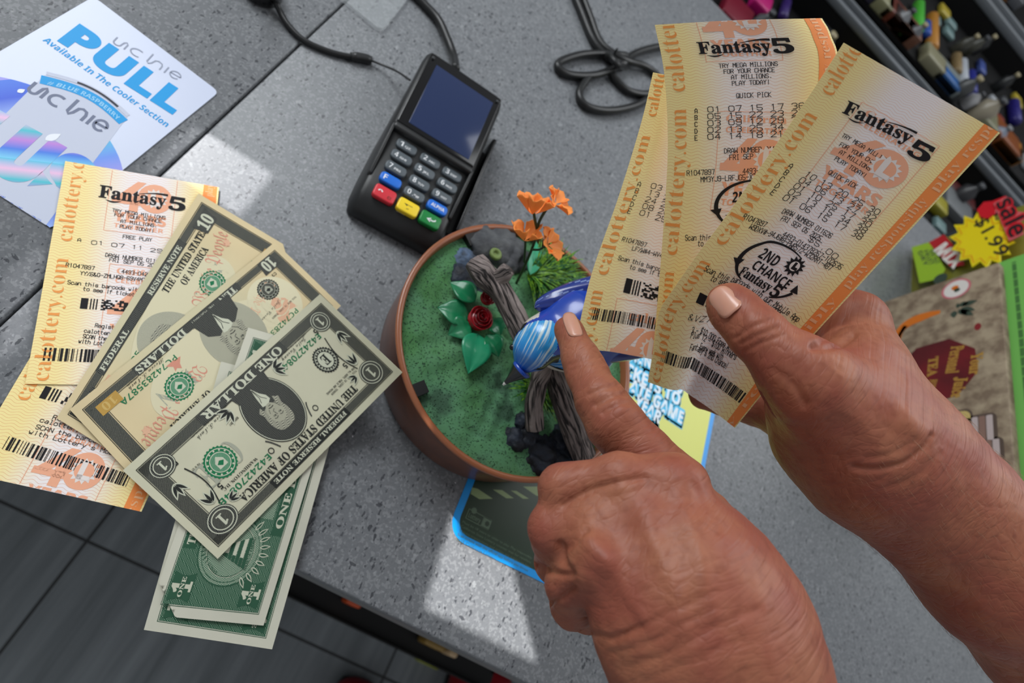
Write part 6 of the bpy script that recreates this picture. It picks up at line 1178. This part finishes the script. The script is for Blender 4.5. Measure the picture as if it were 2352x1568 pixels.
a.text('MIX', U((2144, 575)), U((2192, 618)), 17, mat('white label letters', (226, 220, 214), .4), 'bold', .03, L=3); a.poly([U(p) for p in ((2172, 538), (2196, 530), (2216, 560), (2200, 568))], mat('charcoal label', (50, 56, 58), .4), 2)
for k in range(3): a.text(('DRY', 'FRUIT', 'AND NUT')[k], U((2108+13*k, 580-2*k)), U((2124+13*k, 612-2*k)), 5.5, LFP, 'bold', L=3)
a.ell(*U((2160, 640)), 9, 9, LFP, 2)
a.build('pouch_label', SH3, B3, o0=.2)
# sale sign clipped in front of the pouch
SG = thing('sale_sign', 'yellow starburst price sign with a red pointing hand and the word sale', 'sign', (632, 600, 100)); XS = 628.
SG_sh = Flat([(XS, 800, 260), (XS, 380, 260), (XS, 380, 0), (XS, 800, 0)], 420, 260); U = SG_sh.uv
cS = U((2256, 554)); rx = np.linalg.norm(U((2186, 508))-cS); pl = []
for i in range(28): t = 2*math.pi*(i+.4)/28; k = 1. if i % 2 == 0 else .76; q_ = U((2256+76*k*math.cos(t), 550+66*k*math.sin(t))); pl.append((q_[0], q_[1]))
def slab2(name, P, m_, par, th, dx=0.):
    T = tessellate_polygon([[Vector((x, y, 0)) for x, y in P]]); A = SG_sh.pos(np.array([p[0] for p in P]), np.array([p[1] for p in P]))+np.array([-dx, 0, 0]); n = len(P); B = A+np.array([th, 0, 0])
    o = obj(name, np.vstack([A, B]), [t for t in T]+[tuple(i+n for i in t[::-1]) for t in T]+[(i, (i+1) % n, n+(i+1) % n, n+i) for i in range(n)], m_, par, smooth=False); bm = bmesh.new(); bm.from_mesh(o.data); bmesh.ops.recalc_face_normals(bm, faces=bm.faces); bm.to_mesh(o.data); bm.free(); return o
SY = mat('sign yellow', (236, 212, 20), .4); SR = mat('sign red', (206, 26, 40), .4); SO = mat('sign orange line', (226, 150, 20), .4); SPK = mat('sign pink rim', (206, 96, 100), .4)
slab2('starburst', pl, SY, SG, 1.5)
a = Art(); q = [(cS[0]+(x-cS[0])*.84, cS[1]+(y-cS[1])*.84) for x, y in pl]; a.line(q+[q[0]], 1.6, SO, 1); a.text('$1.99', U((2238, 508)), U((2290, 592)), 15, INK, 'sans', .01, L=2); a.build('price', SG_sh, SG, o0=.3)
hand = [U(p) for p in ((2246, 484), (2262, 466), (2282, 464), (2312, 452), (2318, 458), (2306, 468), (2290, 480), (2288, 492), (2270, 504), (2254, 500))]; slab2('pointing_hand_sign', hand, SR, SG, 1.5, 2.5)
p0, p1 = U((2292, 472)), U((2326, 552)); e = (p1-p0)/np.linalg.norm(p1-p0); f = np.array([e[1], -e[0]]); L_ = np.linalg.norm(p1-p0); bl_ = [p0-e*3+f*(-2.5), p0-e*3+f*13, p0+e*L_*.4+f*14, p0+e*L_*.55+f*22, p0+e*L_*.68+f*22, p0+e*L_*.72+f*14, p1+e*3+f*13, p1+e*3+f*(-2.5)]
slab2('sale_banner', bl_, SPK, SG, 1.5, 4.5)
a = Art(); a.text('sale', p0, p1, 19, SR, 'bold', .06, L=1); a.text('sale', p0, p1, 19, INK, 'bold', .0, L=2); 
sh_ = Flat([q+np.array([-4.5, 0, 0]) for q in SG_sh.c], 420, 260); a.build('sale_lettering', sh_, SG, o0=.3)
v, f = tube([(XS+3, 610, 0), (XS+3, 610, 90)], 1.5, 8); obj('sign_stick', v, f, mat('sign stick', (210, 210, 205), .4), SG)

# ------------------------------------------------------------------ red shoes on the floor
RED = mat('dark red shoe leather', (150, 14, 30), .5, .4, bump=(120., .15)); SOLE = mat('dark shoe sole', (28, 22, 24), .7)
def shoe(label, x, ytoe, s=1.):
    root = thing('shoe', label, 'shoe', (x, ytoe-140, -900), 'red shoes')
    c = lambda dx, dy, z: np.array([x+dx*s, ytoe+dy, -900+z])
    f = lambda P: smin(smin(smin(cone(P, c(-14, -52, 40), c(-12, -110, 52), 38*s, 38*s), cone(P, c(16, -54, 40), c(14, -110, 52), 38*s, 38*s), 24), cone(P, c(0, -120, 56), c(0, -240, 58), 44*s, 38*s), 24), cone(P, c(0, -210, 70), c(0, -232, 118), 38*s, 36*s), 20)
    V, Q = surfnet(lambda P: np.maximum(f(P), -(P[..., 2]+900-16)), c(-70, -300, 0), c(70, 10, 160), 4.); V = smoothv(V, Q, 2); obj('upper', V, Q, RED, root)
    pts = [c(*q, 0) for q in spline([(-34, -24), (0, -14), (34, -20), (46, -70), (38, -160), (34, -240), (0, -268), (-34, -240), (-38, -160), (-46, -70), (-34, -20)], 5)[:-1]]; n = len(pts)
    obj('sole', pts+[p+np.array([0, 0, 18]) for p in pts], [tuple(range(n))[::-1], tuple(range(n, 2*n))]+[(i, (i+1) % n, n+(i+1) % n, n+i) for i in range(n)], SOLE, root)
shoe('toe of a dark red shoe on the grey floor tiles, nearer the money', 442, -52); shoe('dark red shoe tucked under the counter edge below the sunlit patch', 676, 78, 1.3)
